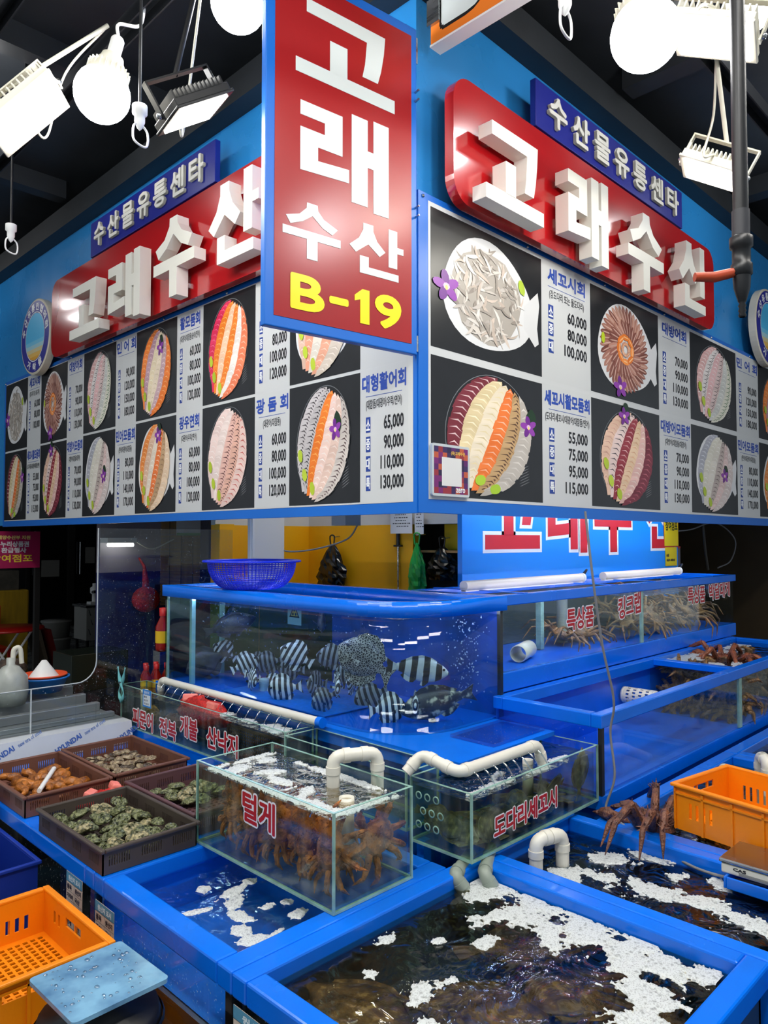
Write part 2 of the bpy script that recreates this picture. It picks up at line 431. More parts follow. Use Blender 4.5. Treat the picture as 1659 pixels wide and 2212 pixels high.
# ---------------------------------------------------------------- menu boards
MENU = [
 [('세꼬시회', '(강도다리 또는 돌도다리)', (60, 80, 100), 'pile'), ('세꼬시활모둠회', '(도다리세꼬시/대광어/대참돔/연어)', (55, 75, 95, 115), 'mix1')],
 [('대방어회', '', (70, 90, 110, 130), 'ring'), ('대방어모둠회', '(대방어/대참돔/대광어)', (70, 90, 110, 130), 'mix2')],
 [('민 어 회', '', (90, 120, 150, 180), 'min1'), ('민어모둠회', '(민어/대광어/대참돔)', (80, 110, 140, 170), 'min2')],
 [('활모둠회', '(대광어/대참돔/숭어/연어)', (60, 80, 100, 120), 'hwal'), ('광우연회', '(대광어/우럭/연어)', (60, 80, 100, 120), 'gwang')],
 [('광연회', '(대광어/연어)', (60, 80, 100, 120), 'yeon'), ('광 돔 회', '(대광어/대참돔)', (60, 80, 100, 120), 'dom')],
 [('', '', (), 'big1'), ('대형활어회', '(대참돔/대광어/우럭/연어)', (65, 90, 110, 130), 'big2')]]
ROWS = {
 'mix1': ('clear', [((120, 40, 52), (226, 196, 196)), ((226, 206, 160), (246, 232, 200)), ((240, 226, 200), (226, 208, 160)), ((240, 122, 50), (250, 190, 160)), ((196, 160, 112), (90, 58, 40)), ((190, 182, 172), (222, 216, 208))]),
 'mix2': ('clear', [((236, 196, 170), (214, 160, 140)), ((240, 214, 206), (70, 60, 66)), ((150, 44, 56), (226, 170, 170)), ((240, 206, 170), (226, 170, 130)), ((236, 190, 180), (250, 226, 214)), ((120, 36, 52), (180, 90, 100))]),
 'min1': ('clear', [((226, 180, 176), (250, 232, 228)), ((232, 224, 220), (80, 66, 66)), ((238, 190, 190), (252, 232, 230)), ((226, 200, 196), (96, 76, 76)), ((210, 210, 204), (236, 236, 230)), ((226, 222, 206), (60, 110, 60))]),
 'min2': ('white', [((176, 176, 186), (220, 222, 228)), ((226, 220, 204), (240, 236, 226)), ((228, 220, 206), (242, 236, 228)), ((196, 180, 172), (110, 86, 84)), ((228, 198, 192), (244, 226, 222)), ((222, 206, 200), (240, 230, 226))]),
 'hwal': ('clear', [((244, 130, 44), (255, 180, 110)), ((190, 150, 164), (230, 200, 206)), ((240, 222, 186), (252, 240, 216)), ((244, 226, 200), (226, 206, 170)), ((206, 170, 176), (240, 220, 220)), ((244, 126, 40), (255, 184, 120))]),
 'gwang': ('white', [((240, 140, 60), (252, 190, 130)), ((230, 190, 160), (246, 220, 196)), ((236, 220, 200), (248, 238, 224)), ((244, 124, 56), (252, 210, 180)), ((196, 160, 120), (150, 116, 86)), ((238, 208, 176), (250, 230, 206))]),
 'yeon': ('clear', [((226, 40, 90), (240, 110, 140)), ((246, 132, 34), (255, 176, 90)), ((250, 206, 170), (255, 228, 204)), ((246, 134, 44), (255, 184, 110)), ((240, 232, 224), (252, 248, 244)), ((240, 130, 90), (252, 196, 170))]),
 'dom': ('clear', [((240, 214, 206), (250, 232, 226)), ((240, 220, 212), (252, 236, 230)), ((236, 190, 176), (96, 40, 36)), ((230, 180, 160), (80, 40, 36)), ((236, 206, 196), (200, 90, 80))]),
 'big1': ('white', [((226, 190, 170), (246, 220, 206)), ((236, 160, 130), (250, 210, 190)), ((232, 224, 210), (246, 240, 230)), ((236, 170, 140), (250, 216, 196)), ((214, 200, 184), (240, 230, 220))]),
 'big2': ('clear', [((206, 200, 200), (60, 52, 54)), ((196, 190, 190), (50, 44, 46)), ((244, 128, 36), (255, 170, 84)), ((246, 214, 200), (252, 234, 226)), ((228, 196, 180), (246, 226, 216)), ((206, 196, 188), (96, 76, 74))])}
class Layer:
    def __init__(s): s.mb = MB(); s.i = 0
    def poly(s, pts, col):
        s.i += 1; z = 0.0008 + s.i * 2.2e-5; pts = [(.375 + (x - .375) * 1.24, .27 + (y - .27) * .97) for x, y in pts]
        n = len(pts); a = sum(pts[k][0] * pts[(k + 1) % n][1] - pts[(k + 1) % n][0] * pts[k][1] for k in range(n))
        if a < 0: pts = pts[::-1]
        s.mb.add([(x, y, z) for x, y in pts], [tuple(range(n))], col)
    def ell(s, cx, cy, a, b, t, col, n=20, wob=0.0, rnd=None):
        s.poly([(cx + (a * math.cos(p) * math.cos(t) - b * math.sin(p) * math.sin(t)) * (1 + (rnd.uniform(-wob, wob) if rnd else 0)),
                 cy + (a * math.cos(p) * math.sin(t) + b * math.sin(p) * math.cos(t)) * (1 + (rnd.uniform(-wob, wob) if rnd else 0))) for p in [2 * PI * k / n for k in range(n)]], col)
def vary(c, rnd, a=10): d = rnd.uniform(-a, a); return tuple(max(0, min(255, v + d)) for v in c)
def orchid(L, cx, cy, s, rnd):
    for k in range(5):
        a = 2 * PI * k / 5 + 0.5
        L.ell(cx + math.cos(a) * s * 0.6, cy + math.sin(a) * s * 0.6, s * 0.62, s * 0.36, a, (112, 34, 140) if k % 2 else (146, 60, 170), 10)
    L.ell(cx, cy, s * 0.3, s * 0.26, 0, (236, 190, 236), 8); L.ell(cx, cy - s * 0.1, s * 0.14, s * 0.2, 0, (240, 220, 120), 8)
def make_dish(kind, seed):
    rnd = random.Random(seed); L = Layer(); cx, cy = 0.375, 0.27
    tilt = math.radians(-24)
    def R(u, v):
        q = u * math.sqrt(max(.12, 1 - (v / .262) ** 2)) * 1.06
        return (cx + q * math.cos(tilt) - v * math.sin(tilt), cy + q * math.sin(tilt) + v * math.cos(tilt))
    plate = ROWS[kind][0] if kind in ROWS else 'white'
    if plate == 'white':
        pts = []
        for k in range(40):
            p = 2 * PI * k / 40; r = 1 + 0.05 * math.cos(3 * p + 1)
            pts.append((cx + 0.25 * r * math.cos(p), cy + 0.235 * r * math.sin(p)))
        L.poly(pts, (226, 226, 226))
        L.poly([(cx + .2, cy + .02), (cx + .29, cy + .11), (cx + .300, cy + .05), (cx + .285, cy - .06), (cx + .295, cy - .13), (cx + .27, cy - .15), (cx + .2, cy - .08)], (222, 222, 222))
    else:
        L.ell(cx, cy, 0.232, 0.262, tilt, (120, 124, 128), 44); L.ell(cx, cy, 0.229, 0.259, tilt, (24, 25, 28), 44)
        for k in range(7): L.ell(cx + 0.2 - k * 0.001, cy - 0.2 + k * 0.012, 0.035, 0.0016, 0.4, (120, 122, 124), 6)
    if kind == 'pile':
        L.ell(cx - .01, cy, 0.19, 0.2, 0, (176, 168, 158), 24, 0.05, rnd)
        for k in range(150):
            a = rnd.uniform(0, 2 * PI); r = 0.19 * math.sqrt(rnd.random()); x = cx - 0.01 + r * math.cos(a); y = cy + r * math.sin(a) * 1.06
            t = rnd.uniform(0, PI); l = rnd.uniform(.02, .045); w = rnd.uniform(.004, .009); bow = rnd.uniform(-.012, .012)
            c = vary(rnd.choice([(214, 206, 196), (196, 188, 180), (226, 220, 212), (160, 150, 140), (206, 190, 176)]), rnd, 12)
            p = []
            for s_, off in ((1, w), (-1, -w)):
                for q in range(5):
                    h = (-1 + q * 0.5) * s_; xx = h * l; yy = off * (1 - h * h * 0.8) + bow * (1 - h * h)
                    p.append((x + xx * math.cos(t) - yy * math.sin(t), y + xx * math.sin(t) + yy * math.cos(t)))
            L.poly(p, c)
        L.ell(cx + .185, cy + .10, .02, .035, .3, (176, 200, 60), 10, .1, rnd); orchid(L, cx - .23, cy - .02, .055, rnd)
    elif kind == 'ring':
        for rad, n, l, w, cols in ((0.165, 40, 0.058, 0.017, [(150, 92, 78), (176, 122, 104), (128, 74, 62), (190, 140, 120)]), (0.105, 26, 0.05, 0.016, [(160, 100, 86), (190, 136, 118), (138, 82, 70)]), (0.06, 8, 0.034, 0.018, [(240, 128, 40), (250, 150, 70)]), (0.028, 9, 0.022, 0.011, [(226, 176, 150), (206, 150, 126)])):
            for k in range(n):
                a = 2 * PI * k / n; x = cx - .01 + rad * math.cos(a); y = cy + rad * 1.12 * math.sin(a); t = a + (0.35 if rad > .1 else 1.5)
                L.ell(x, y, l, w, t, vary(rnd.choice(cols), rnd, 8), 8); L.ell(x + w * .3, y, l * .86, w * .25, t, vary((206, 166, 150) if rad > .1 else (255, 190, 130), rnd, 8), 6)
        L.ell(cx - .205, cy + .02, .016, .03, 0, (190, 210, 30), 10, .08, rnd); orchid(L, cx - .06, cy - .215, .05, rnd)
    else:
        rows = ROWS[kind][1]; n = len(rows); W = 0.205; Hh = 0.238
        for i, (c1, c2) in enumerate(rows):
            u0 = -W + 2 * W * i / n; u1 = u0 + 2 * W / n + 0.012; um = (u0 + u1) / 2
            vm = Hh; k = 16
            for j in range(k):
                va = vm - 2 * vm * j / k; dv = 2 * vm / k * 1.7; sk = 0.02
                c = vary(c1, rnd, 9)
                jit = rnd.uniform(-.004, .004)
                p = [R(u0 + jit, va - sk), R(um, va + 0.006), R(u1 + jit, va - sk * .3), R(u1 + jit, va - dv + sk * .2), R(um, va - dv - .004), R(u0 + jit, va - dv - sk * .6)]
                L.poly(p, c)
                L.poly([R(u0 + jit + .006, va - sk - .004), R(um, va - .002), R(u1 - .008, va - sk * .4 - .004), R(um, va - .009)], vary(c2, rnd, 12))
                if kind in ('mix1', 'dom', 'min1', 'big2') and sum(c2) < 330:
                    L.poly([R(um + .002, va - dv * .4), R(um + .016, va - dv * .35), R(um + .016, va - dv * .62), R(um + .002, va - dv * .66)], vary(c2, rnd, 14))
        if kind not in ('mix1',):
            for wx, wy in ((-.19, -.05), (-.15, -.14), (-.08, -.205)): L.ell(cx + wx, cy + wy, .021, .032, .3, vary((184, 205, 50), rnd, 10), 12, .08, rnd)
        else:
            for wx, wy in ((-.06, -.2), (.02, -.235)): L.ell(cx + wx, cy + wy, .03, .022, .3, vary((170, 206, 50), rnd, 10), 12, .08, rnd)
        if kind in ('hwal', 'gwang', 'mix2', 'min2', 'big2', 'mix1'):
            ox, oy = {'hwal': (.08, .13), 'gwang': (.06, .18), 'mix2': (-.03, .22), 'min2': (.12, -.02), 'big2': (.12, .05), 'mix1': (.22, .06)}[kind]
            L.ell(cx + ox + .02, cy + oy + .03, .03, .05, .2, (22, 52, 26), 12, .15, rnd); orchid(L, cx + ox, cy + oy, .042, rnd)
    return L.mb.mesh('dish_print', PRINT)
ID4 = Matrix.Identity(4)
def make_price(entry):
    t, sub, pr, _ = entry; mb = MB(); z = 0.0009; x0, w = 0.80, 0.375
    mb.add([(0.769, -0.006, .0003), (1.205, -0.006, .0003), (1.205, 0.546, .0003), (0.769, 0.546, .0003)], [(0, 1, 2, 3)], (206, 208, 208))
    if not t: return mb.mesh('price_print', PRINT)
    tw = min(0.40, 0.078 * len(t) + .02); xc = x0 + w / 2
    put_text(mb, t, xc, 0.452, tw, 0.068, ID4, z, (38, 74, 170), 0.0030, 'c')
    mb.add([(x0 + .02, .432, z), (x0 + w - .02, .432, z), (x0 + w - .02, .4345, z), (x0 + .02, .4345, z)], [(0, 1, 2, 3)], (60, 90, 170))
    if sub: put_text(mb, sub, xc, 0.374, min(0.395, .018 * len(sub) + .06), 0.045, ID4, z, (60, 62, 66), 0.0009, 'c', 4)
    ys = [0.292, 0.212, 0.132, 0.052]
    for k, v in enumerate(pr):
        y = ys[k]
        mb.add([(x0 + .022, y - .008, z), (x0 + .066, y - .008, z), (x0 + .066, y + .056, z), (x0 + .022, y + .056, z)], [(0, 1, 2, 3)], (36, 66, 150))
        put_text(mb, '소중대특'[k], x0 + .027, y + .002, .034, .044, ID4, z + .0004, (236, 238, 240), 0.0018, 'l', 6)
        s = '%d,000' % v
        put_text(mb, s, x0 + w - .008, y - (.008 if True else 0), .175 if v < 100 else .205, .06, ID4, z, (26, 26, 30), 0.0022, 'r', 6)
    return mb.mesh('price_print', PRINT)
BPHOTO = mat('black_photo_print', (30, 31, 34), 0.3, var=0.2, vscale=9)
PAPERB = mat('white_board_print', (208, 210, 210), 0.35)
_ph = B(0, 0, 0, 0.765, 0.54, 0.0008).mesh('photo_panel', BPHOTO)
_dish = {}; _price = {}
def menu_board(name, label, F, x_start, width, pitch, sx, cols, x_first, z_bot=1.70, sy=1.0, y0=.065, rp=.572, hb=1.22):
    M = F @ Matrix.Translation((x_start, z_bot, -0.03))
    t = thing(name, label, 'menu board', M.to_translation(), tuple(M.to_euler()))
    WM[t] = M
    MB().box(0, 0, 0, width, hb, 0.03).build('backing_panel', BOARDB, t, local=True)
    MB().box(0.055 * max(sx, .7), 0.052 * sy ** 6, 0.03, width - 0.03 * sx, hb - .025, 0.0312).build('white_sheet', PAPERB, t, local=True)
    for i in range(cols):
        for j in range(2):
            e = MENU[i][j]; key = (i, j)
            if key not in _dish: _dish[key] = make_dish(e[3], 31 * i + j + 5); _price[key] = make_price(e)
            for nm, me in (('photo_panel', _ph), ('dish_print', _dish[key]), ('price_print', _price[key])):
                o = bpy.data.objects.new(nm, me); COL.objects.link(o); o.parent = t
                o.location = (x_first + pitch * i, y0 + (rp if j == 0 else 0), 0.0313); o.scale = (sx, sy, 1.0)
                if nm == 'dish_print': o.location.z += 0.0002
    n = int(width / 0.62)
    for k in range(n + 1):
        o = MB().ball((0.025 + (width - .05) * k / n, hb - .017, 0.031), 0.0075, 8, 4).build('screw', STEEL, t, local=True)
    return t
menu_board('menu_board', 'wide price board with narrow dish photos on the left face', FL, -4.40, 4.395, 0.72, 0.596, 6, 0.034, 1.698, .967, .05, .5365, 1.14)
menu_board('menu_board', 'price board with large dish photos on the right face', FR, 0.005, 4.95, 1.207, 1.0, 4, 0.068)

# ---------------------------------------------------------------- red name signs, navy banners, emblems
def red_sign(name, label, F, x0, x1, z0, z1, letters, lh):
    t = thing(name, label, 'shop sign', F @ Vector(((x0 + x1) / 2, z0, 0)))
    MB().prism(rounded(x0, z0, x1, z1, 0.10, 8), 0.028, 0.072, F, smooth=False).build('red_panel', RED, t)
    mb = MB()
    for q in (.15, .5, .85): mb.box(x0 + (x1 - x0) * q - .02, z1 - .16, -.05, x0 + (x1 - x0) * q + .02, z1 - .08, .029, F)
    mb.build('wall_spacer', STEEL, t)
    for pol, lx, lw, dz, hh in letters:
        mb = MB(); put_poly_letter(mb, pol, lx, z0 + dz, lw, hh, F, 0.10, 0.165)
        mb.build('letter', LETTER, t, bevel=0.002)
        mb = MB()
        for p in pol[:1] + pol[-1:]:
            a = sum(q[0] for q in p) / len(p); b = sum(q[1] for q in p) / len(p)
        for p in pol:
            q = p[0]; r = p[len(p) // 2]; 
            for k in (q, r): pass
        c = pol[-1]; a = sum(q[0] for q in c) / len(c); b = sum(q[1] for q in c) / len(c)
        mb.box(lx + a * lw - .012, z0 + dz + b * hh - .012, 0.071, lx + a * lw + .012, z0 + dz + b * hh + .012, 0.101, F)
        mb.build('stand_off', STEEL, t); mb = MB()
        c = pol[0]; a = c[0][0] * .7 + c[1][0] * .3; b = c[0][1] - .07
        mb.box(lx + a * lw - .008, z0 + dz + b * hh - .012, 0.071, lx + a * lw + .008, z0 + dz + b * hh + .012, 0.101, F)
        mb.build('stand_off', STEEL, t)
    return t
red_sign('shop_sign', 'red panel with raised white shop-name letters on the right face', FR, 0.128, 2.70, 2.90, 3.405,
         [(GO, .208, .40, .005, .317), (RAE, .805, .36, -.026, .395), (SU, 1.365, .40, -.034, .396), (SAN, 1.96, .40, 0, .385)], .35)
red_sign('shop_sign', 'red panel with raised white shop-name letters on the left face', FL, -3.30, -0.62, 2.825, 3.35,
         [(GO, -2.77, .415, .01, .315), (RAE, -2.24, .38, -.015, .37), (SU, -1.71, .40, .0, .405), (SAN, -1.183, .40, .05, .38)], .35)
def banner(label, F, x0, x1, z0, z1):
    t = thing('name_banner', label, 'banner sign', F @ Vector(((x0 + x1) / 2, z0, 0)))
    MB().box(x0 + .2, z0 + .05, -.05, x0 + .26, z1 - .05, .041, F).build('wall_spacer', STEEL, t); MB().box(x1 - .26, z0 + .05, -.05, x1 - .2, z1 - .05, .041, F).build('wall_spacer', STEEL, t)
    MB().box(x0, z0, .04, x1, z1, 0.07, F).build('banner_panel', NAVY, t, bevel=0.003)
    s = '수산물유통센타'; n = len(s); w = (x1 - x0 - .12) / n
    for k, ch in enumerate(s):
        mb = MB(); h = (z1 - z0) * .62; mb2 = MB()
        for dz in range(4): put_text(mb, ch, x0 + .06 + w * (k + .5), z0 + (z1 - z0) * .19, w * .70, h, F, 0.072 + dz * .005, None, 0.0050, 'c', 10)
        mb.build('letter', LETTER, t)
    return t
banner('navy banner with white letters above the red sign, right face', FR, 0.70, 2.24, 3.42, 3.635)
banner('navy banner with white letters above the red sign, left face', FL, -2.70, -1.28, 3.365, 3.58)
def emblem(label, F, x, z, r):
    t = thing('round_emblem', label, 'emblem', F @ Vector((x, z - r, 0)))
    M = F @ Matrix.Translation((x, z, 0.07))
    MB().lathe([(0.001, -.05), (r, -.05), (r, -.004), (r * .97, 0), (r * .94, 0.0)], 48, M, smooth=False).build('disc_rim', mat('ivory_rim', (214, 206, 186), .4), t)
    mb = MB()
    ring = lambda a, b, c, zz: [mb.add([M @ Vector((q * math.cos(p), q * math.sin(p), zz)) for q, p in ((a, p0), (b, p0), (b, p1), (a, p1))], [(0, 1, 2, 3)], c(p0) if callable(c) else c) for p0, p1 in [(2 * PI * k / 48, 2 * PI * (k + 1) / 48) for k in range(48)]]
    ring(0, r * .945, (44, 46, 150), 0.0)
    ring(r * .635, r * .66, (226, 230, 236), 0.001)
    for k in range(12):
        za, zb = r * .63 * (1 - k / 6), r * .63 * (1 - (k + 1) / 6)
        c = [(80, 190, 240)] * 7 + [(120, 205, 240), (170, 214, 226), (216, 206, 160), (236, 190, 96), (232, 170, 56)]
        wa, wb = math.sqrt(max(0, (r * .63) ** 2 - za * za)), math.sqrt(max(0, (r * .63) ** 2 - zb * zb))
        m_ = (za + zb) / 2; wm = math.sqrt((r * .63) ** 2 - m_ * m_)
        mb.add([M @ Vector(q) for q in ((-wa, za, .001), (-wm, m_, .001), (-wb, zb, .001), (wb, zb, .001), (wm, m_, .001), (wa, za, .001))], [(0, 1, 2, 3, 4, 5)], c[k])
    for k, ch in enumerate('수산유통인협의회'):
        a = math.radians(165 - k * 21.5); Q = M @ Matrix.Rotation(a - PI / 2, 4, 'Z') @ Matrix.Translation((0, r * .70, 0))
        put_text(mb, ch, 0, 0, r * .2, r * .19, Q, .0015, (236, 236, 240), .003, 'c', 6)
    for k, ch in enumerate('가락몰'):
        a = math.radians(242 + k * 28); Q = M @ Matrix.Rotation(a + PI / 2, 4, 'Z') @ Matrix.Translation((0, -r * .90, 0))
        put_text(mb, ch, 0, 0, r * .21, r * .2, Q, .0015, (236, 236, 240), .003, 'c', 6)
    mb.build('emblem_print', PRINT, t)
    MB().box(x - .05, z + .02, -.05, x + .05, z + .1, .021, F).build('wall_spacer', STEEL, t)
    return t
emblem('round blue-ringed emblem at the far end of the left red sign', FL, -3.60, 3.04, 0.27)
emblem('round blue-ringed emblem cut off by the picture edge, right face', FR, 3.74, 3.14, 0.28)

# ---------------------------------------------------------------- blade signs on the corner
th = math.radians(-7.3)
u = Vector((math.cos(th), math.sin(th), 0))
FB = frameM(Vector((CX, CY - 0.01, 0)) - u * 0.652, u, (0, 0, 1))
t = thing('blade_sign', 'tall red hanging sign with blue border reading B-19 at the corner', 'hanging sign', FB @ Vector((.32, 2.285, 0)))
MB().box(0, 2.285, -0.03, 0.640, 3.525, 0.0, FB).build('sign_case', BOARDB, t, bevel=0.004)
MB().box(0.033, 2.322, 0.0, 0.612, 3.487, 0.0016, FB).build('red_face', mat('red_vinyl', (160, 28, 32), .28, var=.05, vscale=3), t)
LW = mat('pale_grey_vinyl', (214, 222, 220), .35); YW = mat('yellow_vinyl', (250, 226, 0), .35)
for pol, x, y, w, h in ((GO, .11, 3.157, .421, .265), (RAE, .129, 2.761, .374, .335), (SU, .063, 2.533, .229, .19), (SAN, .329, 2.536, .243, .186)):
    mb = MB(); put_poly_letter(mb, pol, x, y, w, h, FB, .0016, .0030); mb.build('letter', LW, t)
mb = MB(); mb.prism([(.352, 2.452), (.385, 2.478), (.416, 2.478), (.416, 2.356), (.376, 2.356), (.376, 2.44), (.352, 2.432)], .0016, .0034, FB); mb.build('letter', YW, t)
for ch, x, w, h, dy in (('B', .099, .122, .108, 0), ('-', .252, .068, .014, .046), ('9', .446, .11, .112, 0)):
    mb = MB(); put_text(mb, ch, x, 2.362 + dy, w, h, FB, .0030, None, .006, 'l', 10); mb.build('letter', YW, t)
for z in (2.80, 2.835, 3.24, 3.275):
    MB().tube([FB @ Vector((.632, z, -.02)), FB @ Vector((.632, z + .004, .022))], .004, 8).build('bolt', STEEL, t)
MB().box(.63, 2.30, -.02, .652, 2.36, -.008, FB).box(.63, 3.4, -.02, .652, 3.5, -.008, FB).build('wall_bracket', STEEL, t)

FO = frameM((2.10, 1.826, 0), (0, -1, 0), (0, 0, 1))
t = thing('blade_sign', 'orange hanging sign cut off at the top edge of the picture', 'hanging sign', (2.10, 1.6, 3.485))
MB().box(0, 3.485, -.05, .62, 4.0, 0.0, FO).build('orange_face', mat('orange_sign', (240, 128, 40), .35), t)
mb = MB(); put_text(mb, 'B', .07, 3.55, .20, .36, FO, .0020, None, .016, 'l', 10); mb.build('letter', LW, t)
mb = MB(); put_text(mb, 'B', .062, 3.54, .20, .36, FO, .0008, None, .018, 'l', 10); mb.build('letter_shadow', BLACKP, t)
MB().box(-.01, 3.56, .0, .05, 3.66, .012, FO).build('clamp', STEEL, t)
MB().box(0, 3.478, -.055, .62, 3.486, .006, FO).build('edge_strip', WHITEP, t)

t = thing('payment_stand', 'small acrylic payment plaque stuck on the lower corner of the right board', 'plaque', FR @ Vector((.17, 1.76, .035)))
MB().prism(rounded(.065, 1.765, .290, 1.965, .01), .0025, .0145, FR).build('acrylic_plate', mat('clear_plaque', (196, 204, 206), .15), t)
mb = MB()
cols = [(44, 34, 70), (150, 50, 60), (92, 36, 100), (190, 90, 60), (120, 40, 110), (60, 44, 90)]; rnd = random.Random(3)
for i in range(8):
    for j in range(8):
        x, y = .075 + i * .0256, 1.775 + j * .0225
        mb.add([FR @ Vector(q) for q in ((x, y, .0150), (x + .0256, y, .0150), (x + .0256, y + .0225, .0150), (x, y + .0225, .0150))], [(0, 1, 2, 3)], rnd.choice(cols))
mb.add([FR @ Vector(q) for q in ((.12, 1.805, .0155), (.24, 1.805, .0155), (.24, 1.915, .0155), (.12, 1.915, .0155))], [(0, 1, 2, 3)], (222, 222, 220))
put_text(mb, 'zero', .205, 1.782, .055, .016, FR, .0160, (240, 240, 240), .001, 'l', 6)
put_text(mb, '(유)고래수산', .175, 1.925, .085, .016, FR, .0160, (230, 190, 90), .0006, 'l', 6)
mb.build('plaque_print', PRINT, t)
# ---------------------------------------------------------------- tanks
WATER_BLUE = clear('clear_blue_water', (236, 245, 252), 0.05, 0.8, 0.02, bump=0.35, bscale=7)
WATER_DARK = clear('dark_brown_water', (238, 234, 222), 0.04, 0.8, 0.02, bump=0.45, bscale=9)
WATER_NAVY = clear('dark_navy_water', (205, 220, 232), 0.05, 0.85, 0.02, bump=0.7, bscale=10)
WATER_GREEN = clear('greenish_water', (236, 244, 234), 0.04, 0.7, 0.03, bump=0.5, bscale=16)
WATER_TANK = clear('deep_blue_tank_water', (228, 240, 250), 0.02, 0.3, 0.05)
WATER_AMBER = clear('amber_murky_water', (252, 248, 236), 0.02, 0.2, 0.1, streak=0.03)
WATER_OLIVE = clear('olive_murky_water', (240, 245, 234), 0.02, 0.2, 0.1)
LINING_DARK = mat('dark_tank_lining', (36, 62, 84), 0.5, rgb2=(66, 56, 34), vscale=4)
BLACKPOST = mat('black_sealant_post', (22, 24, 28), 0.4)
LEDBLUE = mat('blue_white_led_strip', (222, 228, 255), 0.4, emit=60.0)

def ring(mb, x0, y0, x1, y1, z0, z1, w):
    mb.box(x0, y0, z0, x1, y0 + w, z1); mb.box(x0, y1 - w, z0, x1, y1, z1)
    mb.box(x0, y0 + w, z0, x0 + w, y1 - w, z1); mb.box(x1 - w, y0 + w, z0, x1, y1 - w, z1)
    return mb
def pane(t, *b, m=None): return B(*b).build('glass_pane', m or GLASS, t)
Z1 = 0.62
def lower_tank(label, x0, y0, x1, y1, rim_w, lining, water, wz, front_glass=True, bottom=0.2):
    t = thing('floor_tank', label, 'fish tank', ((x0 + x1) / 2, (y0 + y1) / 2, 0))
    ring(MB(), x0, y0, x1, y1, Z1 - 0.055, Z1, rim_w).build('rim', BLUE, t, bevel=0.006)
    e = 0.018
    mb = MB().box(x0 + e, y0 + e, 0.03, x1 - e, y1 - e, bottom)
    mb.box(x0 + e, y0 + e, bottom, x1 - e, y0 + e + .012, Z1 - .056); mb.box(x0 + e, y1 - e - .012, bottom, x1 - e, y1 - e, Z1 - .056)
    mb.box(x1 - e - .012, y0 + e, bottom, x1 - e, y1 - e, Z1 - .056)
    if not front_glass: mb.box(x0 + e, y0 + e, bottom, x0 + e + .012, y1 - e, Z1 - .056)
    mb.build('basin', lining, t)
    if front_glass:
        pane(t, x0 + .012, y0 + .03, bottom, x0 + .02, y1 - .03, Z1 - .056, m=GLASSD)
        B(x0 + .006, y0 + .01, 0.0, x0 + .022, y1 - .01, bottom).build('kick_panel', STEEL, t)
        B(x0 + .004, y0 + .004, 0.0, x0 + .03, y0 + .03, Z1 - .056).build('corner_post', STEEL, t)
    else:
        B(x0 + .01, y0 + .01, 0, x0 + .018, y1 - .01, Z1 - .056).build('side_panel', BLUE, t)
    for px in (x0 + .06, x1 - .06):
        for py in (y0 + .08, y1 - .08): B(px - .03, py - .03, 0, px + .03, py + .03, .03).build('foot', BLACKP, t)
    n = 24
    B(x0 + e + .013, y0 + e + .013, wz - .002, x1 - e - .013, y1 - e - .013, wz).build('water', water, t)
    return t
lower_tank('blue floor tank of clear water under the hairy crab tank', .98, 1.456, 1.74, 2.17, .062, mat('bright_azure_lining', (24, 136, 246), .35, var=.15, vscale=3), WATER_BLUE, .575, bottom=.44)
lower_tank('floor tank holding the brown seafood baskets', .98, 2.17, 1.74, 3.42, .062, LINING_DARK, WATER_DARK, .575)
lower_tank('large nearest floor tank with dark brown foamy water', .98, .60, 1.88, 1.456, .055, LINING_DARK, WATER_DARK, .585, bottom=.40)
lower_tank('dark floor tank behind the nearest one with a foam streak', 1.88, .30, 2.40, 1.46, .05, LINING_DARK, WATER_NAVY, .575, False)
lower_tank('floor tank with the king crab beside the orange crate', 2.40, .30, 3.58, 1.33, .06, LINING_DARK, WATER_DARK, .585, False, .34)
lower_tank('far floor tank at the right edge behind the orange crate', 3.58, .30, 5.0, 1.33, .06, LINING_DARK, WATER_DARK, .585, False, .34)

# tiered stand that carries the upper tanks
def plinth(label, *boxes):
    x0, y0, z0, x1, y1, z1 = boxes[0]; t = thing('tank_plinth', label, 'stand', ((x0 + x1) / 2, (y0 + y1) / 2, 0))
    for b in boxes: B(b[0], b[1], b[2], b[3], b[4], b[5] - .004).build('block', BLUE, t); B(b[0] - .002, b[1] - .002, b[5] - .004, b[3] + .002, b[4] + .002, b[5]).build('cap_sheet', BLUE, t)
plinth('blue plinth under the rounded aquarium', (2.0, 1.70, 0, 2.58, 3.60, .798)); plinth('low blue plinth under the octopus tank', (1.80, 2.33, 0, 1.94, 3.69, .646)); plinth('low blue plinth under the small green tank', (1.81, 1.68, 0, 1.94, 2.29, .656))
plinth('long blue plinth under the middle crab tank', (2.56, 1.40, 0, 5.18, 1.86, .60)); plinth('tall blue plinth under the upper sticker tank', (2.62, 1.90, 0, 5.28, 2.40, .948))
t = thing('tank_stand', 'four blue posts carrying the low flatfish tank', 'stand', (2.15, 1.55, 0))
for x, y in ((1.895, 1.485), (2.47, 1.485), (1.82, 1.62), (2.47, 1.62)): B(x - .018, y - .015, 0, x + .018, y + .015, .634).build('post', BLUE, t)
B(1.80, 1.47, .50, 2.49, 1.50, .53).build('cross_rail', BLUE, t)

